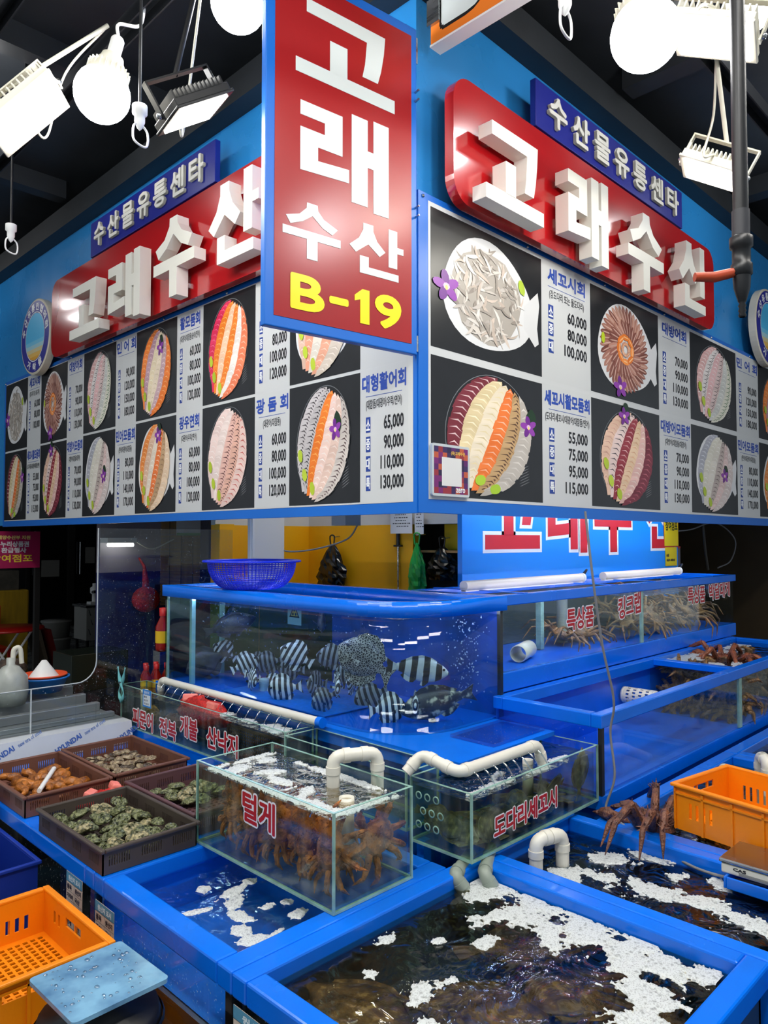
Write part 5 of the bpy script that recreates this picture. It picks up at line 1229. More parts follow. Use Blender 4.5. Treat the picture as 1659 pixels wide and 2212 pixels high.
def heap(meshes, name, cnt, x0, y0, x1, y1, z, label, cat, group, tilt=.5, layer=.014, nx=6, seed=1):
    r = random.Random(seed); ny = -(-cnt // nx) 
    for i in range(cnt):
        gx, gy = i % nx, (i // nx) % ny
        x = x0 + (x1 - x0) * (gx + .5 + r.uniform(-.35, .35)) / nx; y = y0 + (y1 - y0) * (gy + .5 + r.uniform(-.35, .35)) / ny
        place(meshes[r.randrange(len(meshes))], name, (x, y, z + r.uniform(0, layer)), (r.uniform(-tilt, tilt), r.uniform(-tilt, tilt), r.uniform(0, 6.28)), label, cat, group, r.uniform(.8, 1.12))
heap(ab, 'abalone', 40, 1.01, 2.16, 1.27, 2.57, .640, 'green-brown abalone heaped in the dark front basket', 'abalone', 'abalones in the dark basket', .5, .03, 5, 1)
heap(ab, 'abalone', 14, 1.40, 2.40, 1.60, 2.63, .640, 'abalone in the purple-brown basket beside the crab tank', 'abalone', 'abalones in the purple-brown basket', .4, .02, 3, 2)
heap(cl, 'clam', 96, 1.36, 2.80, 1.61, 3.22, .633, 'small clam in the brown basket at the back', 'clam', 'clams in the back basket', .4, .022, 8, 3)
def tapered(name, L, r0, m, seed):
    r = random.Random(seed); P = [(L * (i / 8 - .5), .012 * math.sin(i * .9 + seed), .004 * math.sin(i * 1.7)) for i in range(9)]
    return MB().tube(P, [r0 * q * r.uniform(.85, 1.15) for q in (.25, .7, 1, .95, .8, .95, .7, .4, .1)], 9).mesh(name, m)
sq = [tapered('sea_creature', .13, .021, SQUIRT, s) for s in (1, 2, 3)]
heap(sq, 'sea_creature', 18, 1.04, 2.83, 1.25, 3.16, .642, 'orange-brown sea creature in the left basket', 'sea creature', 'sea creatures in the left basket', .25, .02, 3, 4)
tag(MB().tube([(1.08, 2.86, .672), (1.22, 3.08, .676)], .009, 8).build('foam_stick', WHITEP), 'white stick lying on the sea creatures of the left basket', 'stick')
# red net bags with pink floats
NET = mat('red_net', (206, 34, 24), .55, rgb2=(150, 16, 14), vscale=60, bump=.6, bscale=120)
PINK = mat('salmon_pink_foam', (240, 130, 116), .5, var=.12, vscale=12)
def net_bag(label, c, sx, sy, sz, lumps, seed):
    t = thing('net_bag', label, 'net bag', c); r = random.Random(seed); mb = MB(); V = []; n, k = 16, 9
    for i in range(k + 1):
        ph = PI * i / k
        for j in range(n):
            a = 2 * PI * j / n; w = 1 + r.uniform(-.16, .16); V.append((c[0] + sx * math.sin(ph) * math.cos(a) * w, c[1] + sy * math.sin(ph) * math.sin(a) * w, c[2] + sz * math.cos(ph) * w))
    mb.add(V, [(i * n + j, (i + 1) * n + j, (i + 1) * n + (j + 1) % n, i * n + (j + 1) % n) for i in range(k) for j in range(n)], smooth=True); mb.build('net', NET, t)
    for p, s in lumps:
        M = Matrix.Translation(p) @ Matrix.Rotation(r.uniform(0, 3), 4, 'Z') @ Matrix.Rotation(.3, 4, 'X'); MB().box(-s, -s * .6, -s * .5, s, s * .6, s * .5, M).build('float_block', PINK, t, bevel=.008)
    return t
net_bag('red net bag with pink blocks floating in the octopus tank', (1.872, 3.02, .80), .05, .20, .07, [((1.875, 3.14, .852), .036), ((1.865, 2.93, .845), .036)], 1)
net_bag('red net bag between the brown baskets', (1.25, 2.682, .640), .11, .052, .035, [((1.19, 2.675, .676), .028), ((1.29, 2.69, .678), .03)], 2)
net_bag('small pink and red net bag at the right end of the clam basket', (1.69, 2.76, .62), .03, .05, .03, [((1.69, 2.74, .65), .02)], 3)
t = thing('mesh_basket', 'black mesh basket sunk in the right half of the octopus tank', 'basket', (1.872, 2.55, .662))
mb = MB().perf(.40, .14, [(.008 + .013 * i, .008 + .013 * j, .008 + .013 * i + .008, .008 + .013 * j + .008) for i in range(30) for j in range(10)], .003, frameM((1.822, 2.75, .664), (0, -1, 0), (0, 0, 1)))
mb.build('front_mesh', BLACKP, t); ring(MB(), 1.822, 2.35, 1.925, 2.75, .80, .807, .008).build('rim', BLACKP, t); B(1.824, 2.36, .6625, 1.922, 2.74, .668).build('floor_panel', BLACKP, t)
place(shell_mesh('octopus', .05, .10, .05, mat('dark_red_octopus', (96, 34, 26), .3, rgb2=(54, 18, 16), vscale=26, bump=.4), 9), 'octopus', (1.872, 3.28, .70), (0, .3, .3), 'dark red octopus resting in the narrow tank', 'octopus')
place(shell_mesh('abalone', .035, .05, .05, mat('golden_shell', (176, 140, 70), .4, rgb2=(90, 66, 36), vscale=40, bump=.6), 10, 4), 'abalone', (1.865, 3.50, .71), (1.2, 0, .2), 'golden shell at the left end of the octopus tank', 'shell')

fhR = [(.02 + .03 * i, .02 + .03 * j, .02 + .03 * i + .016, .02 + .03 * j + .016) for i in range(15) for j in range(9)]
# the crate by the king crab: long side towards the viewer's right
def crate_holes(L, H, grip=True):
    h = [(L * .5 - .06, H * .66, L * .5 + .06, H * .84)] if grip else []
    return h + slots(4, .04, .009, .012, H * .25, H * .62) + slots(4, L - .04 - .072, .009, .012, H * .25, H * .62)
rz = math.radians(-9.5); c0 = Vector((2.505, 1.092, .626)); ux = Vector((math.cos(rz), math.sin(rz), 0)); uy = Vector((-math.sin(rz), math.cos(rz), 0))
cc = c0 + ux * .165 - uy * .25
crate('plastic_crate', 'orange plastic crate standing on the floor tanks at the right edge', 'crate', tuple(cc), rz + PI / 2, .50, .33, .146, ORANGEP, slots(4, .05, .010, .014, .045, .095) + slots(4, .36, .010, .014, .045, .095), [(.105, .098, .225, .122)] + slots(1, .26, .008, .01, .06, .1), [(.02 + .03 * i, .02 + .03 * j, .02 + .03 * i + .016, .02 + .03 * j + .016) for i in range(15) for j in range(9)], .018, .005, 5)
crate('plastic_crate', 'orange plastic crate with a steel bowl inside at the left edge', 'crate', (.70, 2.11, .425), PI / 2, .42, .40, .125, ORANGEP, slots(2, .30, .014, .018, .055, .09) + [(.16, .075, .26, .10)] + slots(3, .05, .012, .014, .03, .07), slots(3, .05, .012, .014, .03, .07) + [(.14, .078, .26, .10)], [(.016 + .021 * i, .016 + .021 * j, .016 + .021 * i + .013, .016 + .021 * j + .013) for i in range(18) for j in range(17)], .02, .005, 4)
B2 = crate('plastic_crate', 'lower orange crate under the one with the steel bowl', 'crate', (.70, 2.11, .001), PI / 2, .42, .40, .417, ORANGEP, [(.16, .24, .26, .275)], [(.14, .25, .26, .28)], [(.03, .03, .2, .1)], .016, .005, 4)
t = thing('steel_bowl', 'stained steel bowl lying in the left orange crate', 'bowl', (.58, 2.08, .43))
M = Matrix.Translation((.58, 2.08, .488)) @ Matrix.Rotation(.25, 4, 'Y')
MB().lathe([(.001, -.055), (.04, -.052), (.085, -.02), (.105, .02), (.108, .021), (.105, .024), (.082, -.014), (.038, -.045), (.001, -.048)], 32, M).build('bowl', mat('stained_steel', (150, 120, 96), .25, .9, var=.4, vscale=14), t)
# navy bin with dark bowls, white foam box
t = thing('storage_bin', 'dark blue plastic bin holding black bowls at the left edge', 'bin', (.76, 2.72, 0))
NB = mat('dark_blue_plastic', (22, 52, 150), .35)
mb = MB().box(.56, 2.53, .22, .955, 2.92, .23); mb.box(.56, 2.53, .23, .565, 2.92, .55).box(.95, 2.53, .23, .955, 2.92, .55).box(.565, 2.53, .23, .95, 2.535, .55).box(.565, 2.915, .23, .95, 2.92, .55)
mb.build('bin_body', NB, t); ring(MB(), .55, 2.52, .965, 2.93, .545, .557, .014).build('rim', NB, t, bevel=.003)
B(.56, 2.53, 0, .955, 2.92, .22).build('plinth', BLACKP, t)
for k in range(3):
    q = thing('black_bowl', 'black bowl stacked in the dark blue bin, %s' % ('lowest', 'middle', 'topmost')[k], 'bowl', (.78, 2.68, .231 + .03 * k), (0, 0, 0), 'bowls in the blue bin')
    MB().lathe([(.001, 0), (.05, 0), (.10, .05), (.13, .12), (.127, .12), (.097, .054), (.048, .006), (.001, .006)], 28).build('bowl', BLACKP, q, local=True)
    MB().lathe([(.126, .118), (.134, .118), (.134, .126), (.126, .126), (.126, .118)], 28).build('rim', BLACKP, q, local=True)
t = thing('foam_box', 'white foam box at the left picture edge above the blue bin', 'box', (.80, 3.13, 0))
B(.60, 2.96, 0, .955, 3.30, .62).build('box_body', mat('white_styrofoam', (226, 226, 222), .7, bump=.1, bscale=120), t, bevel=.012); B(.595, 2.955, .622, .960, 3.305, .68).build('lid', MATS['white_styrofoam'], t, bevel=.012)

# bench scale at the lower left
t = thing('bench_scale', 'weighing scale with a wet blue-filmed steel plate at the lower left', 'scale', (.775, 1.68, 0))
PLATE = mat('wet_blue_steel', (140, 196, 232), .10, .35, rgb2=(84, 132, 176), vscale=9, bump=.3, bscale=12, rvar=.08)
M = Matrix.Translation((.774, 1.68, .600)) @ Matrix.Rotation(.03, 4, 'Z')
MB().prism(rounded(-.112, -.115, .112, .115, .012), -.010, .0, M).build('weighing_plate', PLATE, t, bevel=.003)
MB().lathe([(.135, 0), (.135, .02), (.12, .30), (.125, .42), (.14, .50), (.13, .53), (.05, .545), (.05, .586), (.001, .588)], 28, Matrix.Translation((.774, 1.68, 0))).build('body', BLACKP, t)
MB().lathe([(.142, .495), (.146, .50), (.142, .508)], 28, Matrix.Translation((.774, 1.68, 0))).build('body_seam', DARKMETAL, t)
r = random.Random(8); mb = MB()
for _ in range(70): mb.ball((.774 + r.uniform(-.10, .10), 1.68 + r.uniform(-.105, .105), .6005), r.uniform(.0015, .006), 7, 4, (1, r.uniform(.6, 1.6), .35))
mb.build('water_drops', clear('water_drop', (235, 245, 250), .25, .7, .02), t)['kind'] = 'stuff'
# crate scale at the right edge
t = thing('flat_scale', 'cream flat scale with a steel plate below the right orange crate', 'scale', (2.33, .72, .62))
B(2.28, .56, .622, 2.44, .86, .650).build('body', CREAM, t, bevel=.004); B(2.275, .555, .652, 2.445, .865, .664).build('weighing_plate', STEEL, t, bevel=.004)
mb = MB(); FC = frameM((2.2795, .86, .622), (0, -1, 0), (0, 0, 1)); put_text(mb, 'CAS', .035, .014, .035, .008, FC, .0004, (40, 40, 44), .0008)
for k in range(5): mb.add([FC @ Vector(q) for q in ((.05, .004 + k * .0018, .0003), (.15, .004 + k * .0018, .0003), (.15, .005 + k * .0018, .0003), (.05, .005 + k * .0018, .0003))], [(0, 1, 2, 3)], (130, 130, 126))
mb.build('nameplate', PRINT, t)
t = thing('cable_tray', 'small blue tray hung on the tank rim below the scale', 'tray', (2.33, .62, .59))
mb = MB().box(2.26, .45, .588, 2.42, .84, .594); ring(mb, 2.255, .445, 2.425, .845, .588, .6215, .008); mb.build('tray_body', BLUE, t, bevel=.003)

# blue colander on the aquarium rim
t = thing('colander', 'blue plastic colander sitting on the aquarium rim', 'colander', (2.12, 3.0, 1.362))
COLM = mat('blue_colander_plastic', (20, 50, 226), .3)
n, k = 72, 16; V = []; F = []
for i in range(k + 1):
    q = i / k; rr = .125 + .085 * math.sin(q * PI / 2) ** .8; zz = .002 + .128 * q ** 1.35
    V += [(rr * math.cos(2 * PI * j / n), rr * math.sin(2 * PI * j / n), zz) for j in range(n)]
F = [(i * n + j, i * n + (j + 1) % n, (i + 1) * n + (j + 1) % n, (i + 1) * n + j) for i in range(k) for j in range(n)]
o = MB().add(V, F).build('perforated_bowl', COLM, t, local=True); w = o.modifiers.new('holes', 'WIREFRAME'); w.thickness = .0052; w.use_even_offset = False
MB().lathe([(.206, .126), (.236, .128), (.238, .133), (.234, .138), (.206, .137), (.206, .126)], 56).build('rim', COLM, t, local=True)
MB().lathe([(.001, 0), (.128, 0), (.130, .006), (.120, .008), (.001, .006)], 40).build('base', COLM, t, local=True)
# turquoise clamp on the octopus tank
t = thing('plastic_clamp', 'turquoise plastic clamp on the left end of the octopus tank', 'clamp', (1.80, 3.68, .80))
TQ = mat('turquoise_plastic', (140, 220, 220), .35)
Mc = frameM((1.792, 3.69, .0), (0, -1, 0), (0, 0, 1))
for s in (-1, 1):
    P = curve_pts([(s * .004 + .01, .765, 0), (s * .026 + .01, .79, 0), (s * .03 + .01, .82, 0), (s * -.002 + .01, .862, 0), (s * -.02 + .01, .905, 0), (s * -.032 + .01, .94, 0)])
    MB().tube([Mc @ Vector((p[0], p[1], p[2] + s * .004)) for p in P], [.006 + .003 * math.sin(i * .3) for i in range(len(P))], 8).build('jaw', TQ, t)
MB().tube([Mc @ Vector((.01, .862, -.012)), Mc @ Vector((.01, .862, .012))], .007, 10).build('spring', STEEL, t)
t = thing('price_tag', 'small blue and white tag hung on the octopus tank', 'tag', (1.798, 3.44, .80))
mb = MB(); FT = frameM((1.7975, 3.46, .775), (0, -1, 0), (0, 0, 1))
mb.add([FT @ Vector(q) for q in ((0, 0, 0), (.085, 0, 0), (.085, .085, 0), (0, .085, 0))], [(0, 1, 2, 3)], (40, 130, 210)); mb.add([FT @ Vector(q) for q in ((.008, .008, .0004), (.077, .008, .0004), (.077, .06, .0004), (.008, .06, .0004))], [(0, 1, 2, 3)], (226, 232, 232))
put_text(mb, '원산지', .015, .064, .05, .015, FT, .0006, (230, 240, 250), .0005, 'l', 6)
for k in range(3): put_text(mb, ('품목', '원산지', '국내산')[k], .013, .044 - .016 * k, .03 + .01 * k, .010, FT, .0006, (60, 70, 90), .0004, 'l', 6)
mb.build('tag_print', PRINT, t); B(1.7976, 3.375, .775, 1.7986, 3.46, .86).build('tag_card', WHITEP, t)
# handwritten origin lists on the tank fronts
def origin_list(label, y, z, w, h, rows):
    t = thing('origin_list', label, 'notice', (.978, y - w / 2, z)); F = frameM((.9785, y, z), (0, -1, 0), (0, 0, 1))
    MB().box(0, 0, -.001, w, h, 0, F).build('paper', mat('pinkish_paper', (214, 196, 180), .6), t); mb = MB()
    mb.add([F @ Vector(q) for q in ((0, h - .03, .0004), (w, h - .03, .0004), (w, h, .0004), (0, h, .0004))], [(0, 1, 2, 3)], (90, 150, 180)); put_text(mb, '원산지 표시', w / 2, h - .024, w * .7, .016, F, .0006, (230, 240, 244), .0008, 'c', 6)
    n = len(rows)
    for k in range(n + 1):
        yy = (h - .03) * k / n; mb.add([F @ Vector(q) for q in ((0, yy, .0004), (w, yy, .0004), (w, yy + .001, .0004), (0, yy + .001, .0004))], [(0, 1, 2, 3)], (90, 90, 90))
    for xx in (.46, .5): pass
    mb.add([F @ Vector(q) for q in ((w * .5, 0, .0004), (w * .5 + .001, 0, .0004), (w * .5 + .001, h - .03, .0004), (w * .5, h - .03, .0004))], [(0, 1, 2, 3)], (90, 90, 90))
    for k, (a, b) in enumerate(rows):
        yy = (h - .03) * (n - 1 - k + .22) / n; hh = (h - .03) / n * .55
        put_text(mb, a, w * .06, yy, min(w * .36, hh * 1.1 * len(a)), hh, F, .0006, (40, 36, 50), .0006, 'l', 6); put_text(mb, b, w * .56, yy, min(w * .36, hh * 1.1 * len(b)), hh, F, .0006, (40, 36, 50), .0006, 'l', 6)
    mb.build('list_print', PRINT, t)
origin_list('handwritten origin list on the tank front, farther from the corner post', 2.36, .38, .115, .19, [('품목', '원산지'), ('가리비', '국산'), ('소라', '국산'), ('전복', '국산'), ('멍게', '국산'), ('해삼', '국산')])
origin_list('handwritten origin list on the tank front, nearer the corner post', 2.155, .35, .12, .20, [('품목', '원산지'), ('광어', '국산'), ('도다리', '국산'), ('우럭', '국산'), ('농어', '국산'), ('방어', '국산')])
origin_list('handwritten origin list at the bottom edge of the picture', 1.445, .30, .24, .255, [('품목', '원산지'), ('장어', '국산'), ('우럭', '국산'), ('광어', '국산')])
# ---------------------------------------------------------------- inside of the stall
WHITEW = mat('off_white_wall', (206, 204, 198), .6, var=.1, vscale=3)
struct(B(2.55, 4.0, 0, 3.34, 4.05, 1.69).build('wall_back_left', YELLOWW)); struct(B(3.30, 3.02, 0, 3.35, 4.0, 1.69).build('wall_back_right', YELLOWW))
struct(B(2.55, 4.0, 1.69, 3.34, 4.05, 2.6).build('wall_upper_left', WHITEW)); struct(B(3.30, 2.55, 1.69, 3.35, 4.0, 2.6).build('wall_upper_right', WHITEW))
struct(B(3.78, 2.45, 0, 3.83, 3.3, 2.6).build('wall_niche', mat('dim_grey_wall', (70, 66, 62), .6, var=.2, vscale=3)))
DARKW = mat('dark_far_wall', (20, 20, 22), .5, var=.3, vscale=2); BROWNW = mat('shade_darkened_ochre', (54, 40, 14), .6, var=.3, vscale=2)  # ochre base colour is darkened to carry the shade of the unlit room
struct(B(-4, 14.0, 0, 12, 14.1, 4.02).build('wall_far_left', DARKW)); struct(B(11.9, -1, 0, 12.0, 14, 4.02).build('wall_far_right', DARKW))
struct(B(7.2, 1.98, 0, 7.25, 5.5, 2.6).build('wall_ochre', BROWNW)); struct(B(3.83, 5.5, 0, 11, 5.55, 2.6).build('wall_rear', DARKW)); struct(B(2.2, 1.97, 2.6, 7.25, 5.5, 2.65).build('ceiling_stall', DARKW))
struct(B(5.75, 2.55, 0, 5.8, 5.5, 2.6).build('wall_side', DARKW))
# lilac and navy partition behind the acrylic
struct(B(2.36, 5.20, 0, 3.80, 5.26, 1.36).build('wall_partition', mat('navy_panel', (30, 36, 92), .35, var=.2, vscale=3))); struct(B(2.36, 5.20, 1.36, 3.80, 5.26, 2.6).build('wall_partition_upper', mat('lilac_grey_panel', (150, 142, 152), .4, var=.15, vscale=2)))
t = thing('added_tube_lamp', 'fluorescent lamp added out of view to light the stall interior', 'lamp', (2.9, 3.2, 2.6))  # unseen tube added to brighten the yellow wall
B(2.55, 3.17, 2.52, 3.25, 3.25, 2.60).build('housing', WHITEP, t); MB().tube([(2.57, 3.21, 2.495), (3.23, 3.21, 2.495)], .018, 10).build('tube', mat('added_tube_glow', (255, 250, 240), .4, emit=60.0), t)
t = thing('wall_tube_lamp', 'small lit fluorescent fixture seen through the acrylic sheet', 'lamp', (2.46, 5.1, 1.56))
B(2.36, 5.08, 1.575, 2.58, 5.20, 1.61).build('housing', WHITEP, t); MB().tube([(2.37, 5.10, 1.560), (2.56, 5.10, 1.560)], .014, 10).build('tube', mat('dim_tube_glow', (255, 255, 250), .4, emit=6.0), t)
MB().tube(curve_pts([(2.58, 5.12, 1.59), (2.72, 5.12, 1.53), (2.9, 5.12, 1.60)]), .006, 6).build('cord', CREAM, t)
t = thing('bamboo_blind', 'brown bamboo blind hanging behind the aquarium', 'blind', (3.0, 5.19, 1.1))
BAM = mat('bamboo_brown', (196, 160, 106), .6, var=.35, vscale=20)
sl = B(2.83, 5.19, 0, 3.17, 5.194, .008).mesh('slat', BAM)
for k in range(62):
    o = bpy.data.objects.new('slat', sl); COL.objects.link(o); o.parent = t; o.location = (-3.0 + random.uniform(-.004, .004), -5.19, .011 * k)
for x in (2.9, 3.0, 3.1): B(x, 5.186, 1.1, x + .003, 5.19, 1.79).build('string', BLACKP, t)
B(2.82, 5.175, 1.782, 3.18, 5.20, 1.81).build('head_rail', BAM, t); 
t = thing('paper_notice', 'white notice hung before the bamboo blind', 'notice', (3.02, 5.17, 1.63)); B(2.95, 5.170, 1.63, 3.16, 5.174, 1.80).build('sheet', WHITEP, t); B(2.95, 5.1685, 1.63, 3.16, 5.1695, 1.65).build('green_band', mat('green_print', (110, 190, 110), .5), t)
t = thing('net_bundle', 'red net bundle hanging behind the acrylic sheet', 'net', (2.66, 5.09, 1.06))
MB().ball((2.66, 5.09, 1.16), .10, 14, 9, (1, 1, .95)).build('bundle', NET, t); MB().tube([(2.66, 5.09, 1.25), (2.66, 5.12, 1.4), (2.66, 5.20, 1.46)], [.03, .012, .008], 8).build('neck', NET, t)
# acrylic guard with a big rounded opening, steel counter
ACR = thing('acrylic_guard', 'clear water-spotted acrylic guard with a rounded opening on the steel counter', 'guard', (1.7, 3.62, .70))
P = [(.60, .70), (2.42, .70), (2.42, 1.655), (1.632, 1.655)] + [(1.632 - .10 + .10 * math.cos(a), 1.0 + .10 * math.sin(a)) for a in [-PI / 2 * k / 6 for k in range(7)]] + [(.60, .905)]
Mx = frameM((0, 3.62, 0), (1, 0, 0), (0, 0, 1))
quad = [[(.60, .70), (1.532, .70), (1.532, .90), (.60, .905)], [(1.532, .70), (1.60, .70), (1.632, .70), (1.632, 1.0)] + [(1.532 + .10 * math.cos(a), 1.0 + .10 * math.sin(a)) for a in [-PI / 2 * k / 6 for k in range(1, 7)]], [(1.632, .70), (1.795, .70), (1.795, .856), (1.632, .856)], [(1.632, .856), (1.94, .856), (1.94, 1.655), (1.632, 1.655)], [(1.94, 1.362), (2.42, 1.362), (2.42, 1.655), (1.94, 1.655)]]
mb = MB()
for q in quad: mb.prism(q, 0, .005, Mx)
mb.build('acrylic_sheet', GLASSD, ACR)
MB().tube([(x, 3.6175, z) for x, z in [(.60, .9055)] + [(1.532, .9015)] + [(1.532 + .10 * math.cos(a), 1.0 + .10 * math.sin(a)) for a in [-PI / 2 + PI / 2 * k / 6 for k in range(1, 7)]] + [(1.632, 1.655)]], .0032, 6).build('cut_edge', mat('bright_acrylic_edge', (190, 196, 196), .3), ACR)
MB().box(1.318, 3.613, .70, 1.324, 3.619, .905).build('joint', mat('bright_acrylic_edge', (190, 196, 196), .3), ACR)
t = thing('steel_counter', 'stainless counter with a film-wrapped ledge behind the baskets', 'counter', (1.2, 3.8, 0))
B(.30, 3.60, 0, 1.77, 4.5, .60).build('cabinet', CREAM, t)
FILM = mat('white_protective_film', (206, 210, 214), .3, var=.08, vscale=5)
MB().prism([(3.50, .60), (3.60, .60), (3.60, .70), (3.52, .70)], .30, 1.77, Matrix(((0, 0, 1, 0), (1, 0, 0, 0), (0, 1, 0, 0), (0, 0, 0, 1)))).build('film_ledge', FILM, t)
mb = MB(); FF = frameM((.30, 3.5, .60), (1, 0, 0), (0, .02, .1))
for k in range(4):
    Q = FF @ Matrix.Translation((.50 + k * .30, .012, .0012)) @ Matrix.Rotation(.42, 4, 'Z')
    mb = MB(); put_text(mb, 'HYUNDAI', 0, 0, .13, .024, Q, 0, (60, 96, 170), .0012, 'l', 6)
    put_text(mb, 'new era of steel', .15, 0, .11, .018, Q, 0, (90, 120, 176), .0004, 'l', 4)
    mb.build('film_print', PRINT, t)
CST = mat('brushed_counter_steel', (176, 178, 180), .42, .55, var=.35, vscale=2.5, stretch=(.5, 12, 1))
B(.30, 3.60, .60, 1.77, 4.5, .70).build('worktop', CST, t)
for k in range(4): B(.32, 3.66 + .17 * k, .70, 1.75, 3.70 + .17 * k,   .725 + .02 * k).build('rail', CST, t, bevel=.004)
B(.32, 4.30, .70, 1.75, 4.5, .80).build('back_shelf', CST, t)
t = thing('round_tub', 'blue tub with an orange sieve and white cone on the counter', 'tub', (1.56, 4.14, .785)); bx, by, bz = 1.575, 4.12, .787
MB().lathe([(.001, 0), (.085, 0), (.115, .07), (.125, .072), (.125, .08), (.108, .078), (.08, .008), (.001, .008)], 32, Matrix.Translation((bx, by, bz))).build('tub', mat('sky_blue_plastic', (40, 130, 220), .35), t)
MB().lathe([(.001, .05), (.095, .055), (.118, .086), (.122, .088), (.118, .094), (.092, .064), (.001, .058)], 32, Matrix.Translation((bx - .008, by, bz))).build('sieve', mat('orange_red_plastic', (236, 84, 40), .4), t)
MB().lathe([(.075, .08), (.012, .165), (.001, .166)], 20, Matrix.Translation((bx - .005, by, bz))).build('paper_cone', WHITEP, t)
t = thing('plastic_jug', 'white plastic jug wrapped in a bag at the left edge', 'jug', (1.33, 3.98, .78))
MB().lathe([(.001, 0), (.07, .0), (.085, .06), (.08, .14), (.04, .19), (.02, .20), (.02, .235), (.001, .235)], 20, Matrix.Translation((1.36, 4.0, .767))).build('bag', mat('milky_film', (176, 180, 172), .3, var=.2, vscale=14), t)
MB().tube(curve_pts([(1.37, 4.0, .98), (1.375, 4.0, 1.04), (1.40, 3.99, 1.045), (1.41, 3.99, .97)]), .012, 10).build('handle', CREAM, t)
tag(MB().lathe([(.001, 0), (.09, .0), (.095, .03), (.07, .06), (.085, .09), (.05, .13), (.001, .135)], 16, Matrix.Translation((1.50, 4.40, .8005))).build('shell_heap', mat('brown_shell_heap', (74, 58, 44), .6, rgb2=(40, 30, 24), vscale=30, bump=.6)), 'dark brown heap between the white jug and the blue tub', 'heap')
# sauce bottles
BOT = mat('red_sauce', (150, 24, 16), .2); CAP = mat('red_cap', (200, 26, 24), .4); LAB = mat('yellow_label', (236, 190, 20), .5)
def bottle(label, x, y, z, s, group):
    t = thing('sauce_bottle', label, 'bottle', (x, y, z), (0, 0, 0), group)
    MB().lathe([(.001, 0), (.026 * s, 0), (.028 * s, .01 * s), (.028 * s, .09 * s), (.012 * s, .125 * s), (.012 * s, .135 * s)], 16).build('bottle', BOT, t, local=True)
    MB().lathe([(.014 * s, .13 * s), (.015 * s, .16 * s), (.001, .162 * s)], 14).build('cap', CAP, t, local=True); MB().lathe([(.0286 * s, .03 * s), (.0286 * s, .075 * s)], 16).build('label', LAB, t, local=True)
SH = tag(B(1.93, 3.715, .75, 2.19, 3.92, .77).build('bottle_shelf', STEEL), 'small steel shelf under the sauce bottles', 'shelf'); B(2.04, 3.80, 0, 2.07, 3.83, .75).build('shelf_post', STEEL, SH)
for k, (x, y) in enumerate(((1.965, 3.745), (2.025, 3.745), (2.085, 3.745), (1.995, 3.81), (2.055, 3.81))): bottle('sauce bottle in the cluster behind the octopus tank, %s' % ('leftmost in front', 'middle in front', 'rightmost in front', 'left one behind', 'right one behind')[k], x, y, .7705, .95, 'sauce bottles')
B(2.09, 3.83, .77, 2.17, 3.91, .97).build('riser', STEEL, SH); bottle('taller sauce bottle on the riser beside the aquarium', 2.13, 3.87, .971, 1.5, 'sauce bottles')
# white foam panel, bags, rod and notices on the yellow wall
t = thing('foam_sheet', 'white foam panel standing behind the blue colander', 'panel', (2.63, 3.58, 1.362)); B(2.50, 3.555, 1.362, 2.745, 3.585, 1.78).build('panel', mat('white_foam_sheet', (232, 230, 224), .5), t, bevel=.004)
mb = MB().box(2.51, 3.549, 1.5, 2.525, 3.555, 1.78); mb.build('taped_edge', WHITEP, t)
tag(B(2.59, 3.60, 0, 2.72, 3.70, 1.40).build('yellow_post', YELLOWW), 'yellow post behind the aquarium, left of the foam panel', 'post'); struct(B(2.42, 3.75, 0, 2.52, 3.80, 1.69).build('trim_20', YELLOWW))
def bag(name, label, c, w, h, m, seed, loops=True):
    t = thing(name, label, 'bag', (c[0], c[1], c[2] - h)); r = random.Random(seed); n, k = 22, 12; V = []
    for i in range(k + 1):
        q = i / k; ww = w * (.10 + .9 * min(1, q * 1.8) ** .8) * (1 if q < .85 else 1 - (q - .85) * .8)
        for j in range(n):
            a = 2 * PI * j / n; e = 1 + r.uniform(-.16, .16) + .12 * math.sin(a * 5 + q * 3); V.append((c[0] + ww * .28 * math.cos(a) * e, c[1] + ww * .5 * math.sin(a) * e, c[2] - h * q))
    mb = MB(); mb.add(V, [(i * n + j, (i + 1) * n + j, (i + 1) * n + (j + 1) % n, i * n + (j + 1) % n) for i in range(k) for j in range(n)]); mb.add(V[-n:], [tuple(range(n))])
    mb.build('film', m, t)
    MB().tube(curve_pts([(c[0], c[1] - .015, c[2] - .01), (c[0], c[1] - .02, c[2] + .05), (c[0], c[1] + .02, c[2] + .05), (c[0], c[1] + .015, c[2] - .01)]), .005, 6).build('handle', m, t)
    MB().tube([(c[0], c[1], c[2] + .045), (c[0] + .075, c[1], c[2] + .05)], .004, 6).build('hook', STEEL, t)
    return t
bag('black_bag', 'black plastic bag hanging on the yellow wall', (3.235, 3.68, 1.57), .22, .29, mat('black_film', (16, 16, 18), .25), 1)
bag('green_bag', 'green plastic bag hanging right of the steel rod', (3.235, 2.93, 1.58), .12, .30, mat('green_film', (30, 160, 60), .3), 2)
bag('black_bag', 'black plastic bag hanging behind the green bag', (3.38, 2.86, 1.56), .20, .20, MATS['black_film'], 3)
t = thing('sharpening_rod', 'steel rod with a black handle hanging on the yellow wall', 'rod', (3.285, 3.13, 1.28)); MB().tube([(3.285, 3.13, 1.56), (3.285, 3.13, 1.28)], [.007, .004], 8).build('rod', STEEL, t); MB().tube([(3.285, 3.13, 1.56), (3.285, 3.13, 1.66)], .012, 8).build('handle', BLACKP, t); B(3.275, 3.10, 1.555, 3.295, 3.16, 1.565).build('guard', BLACKP, t)
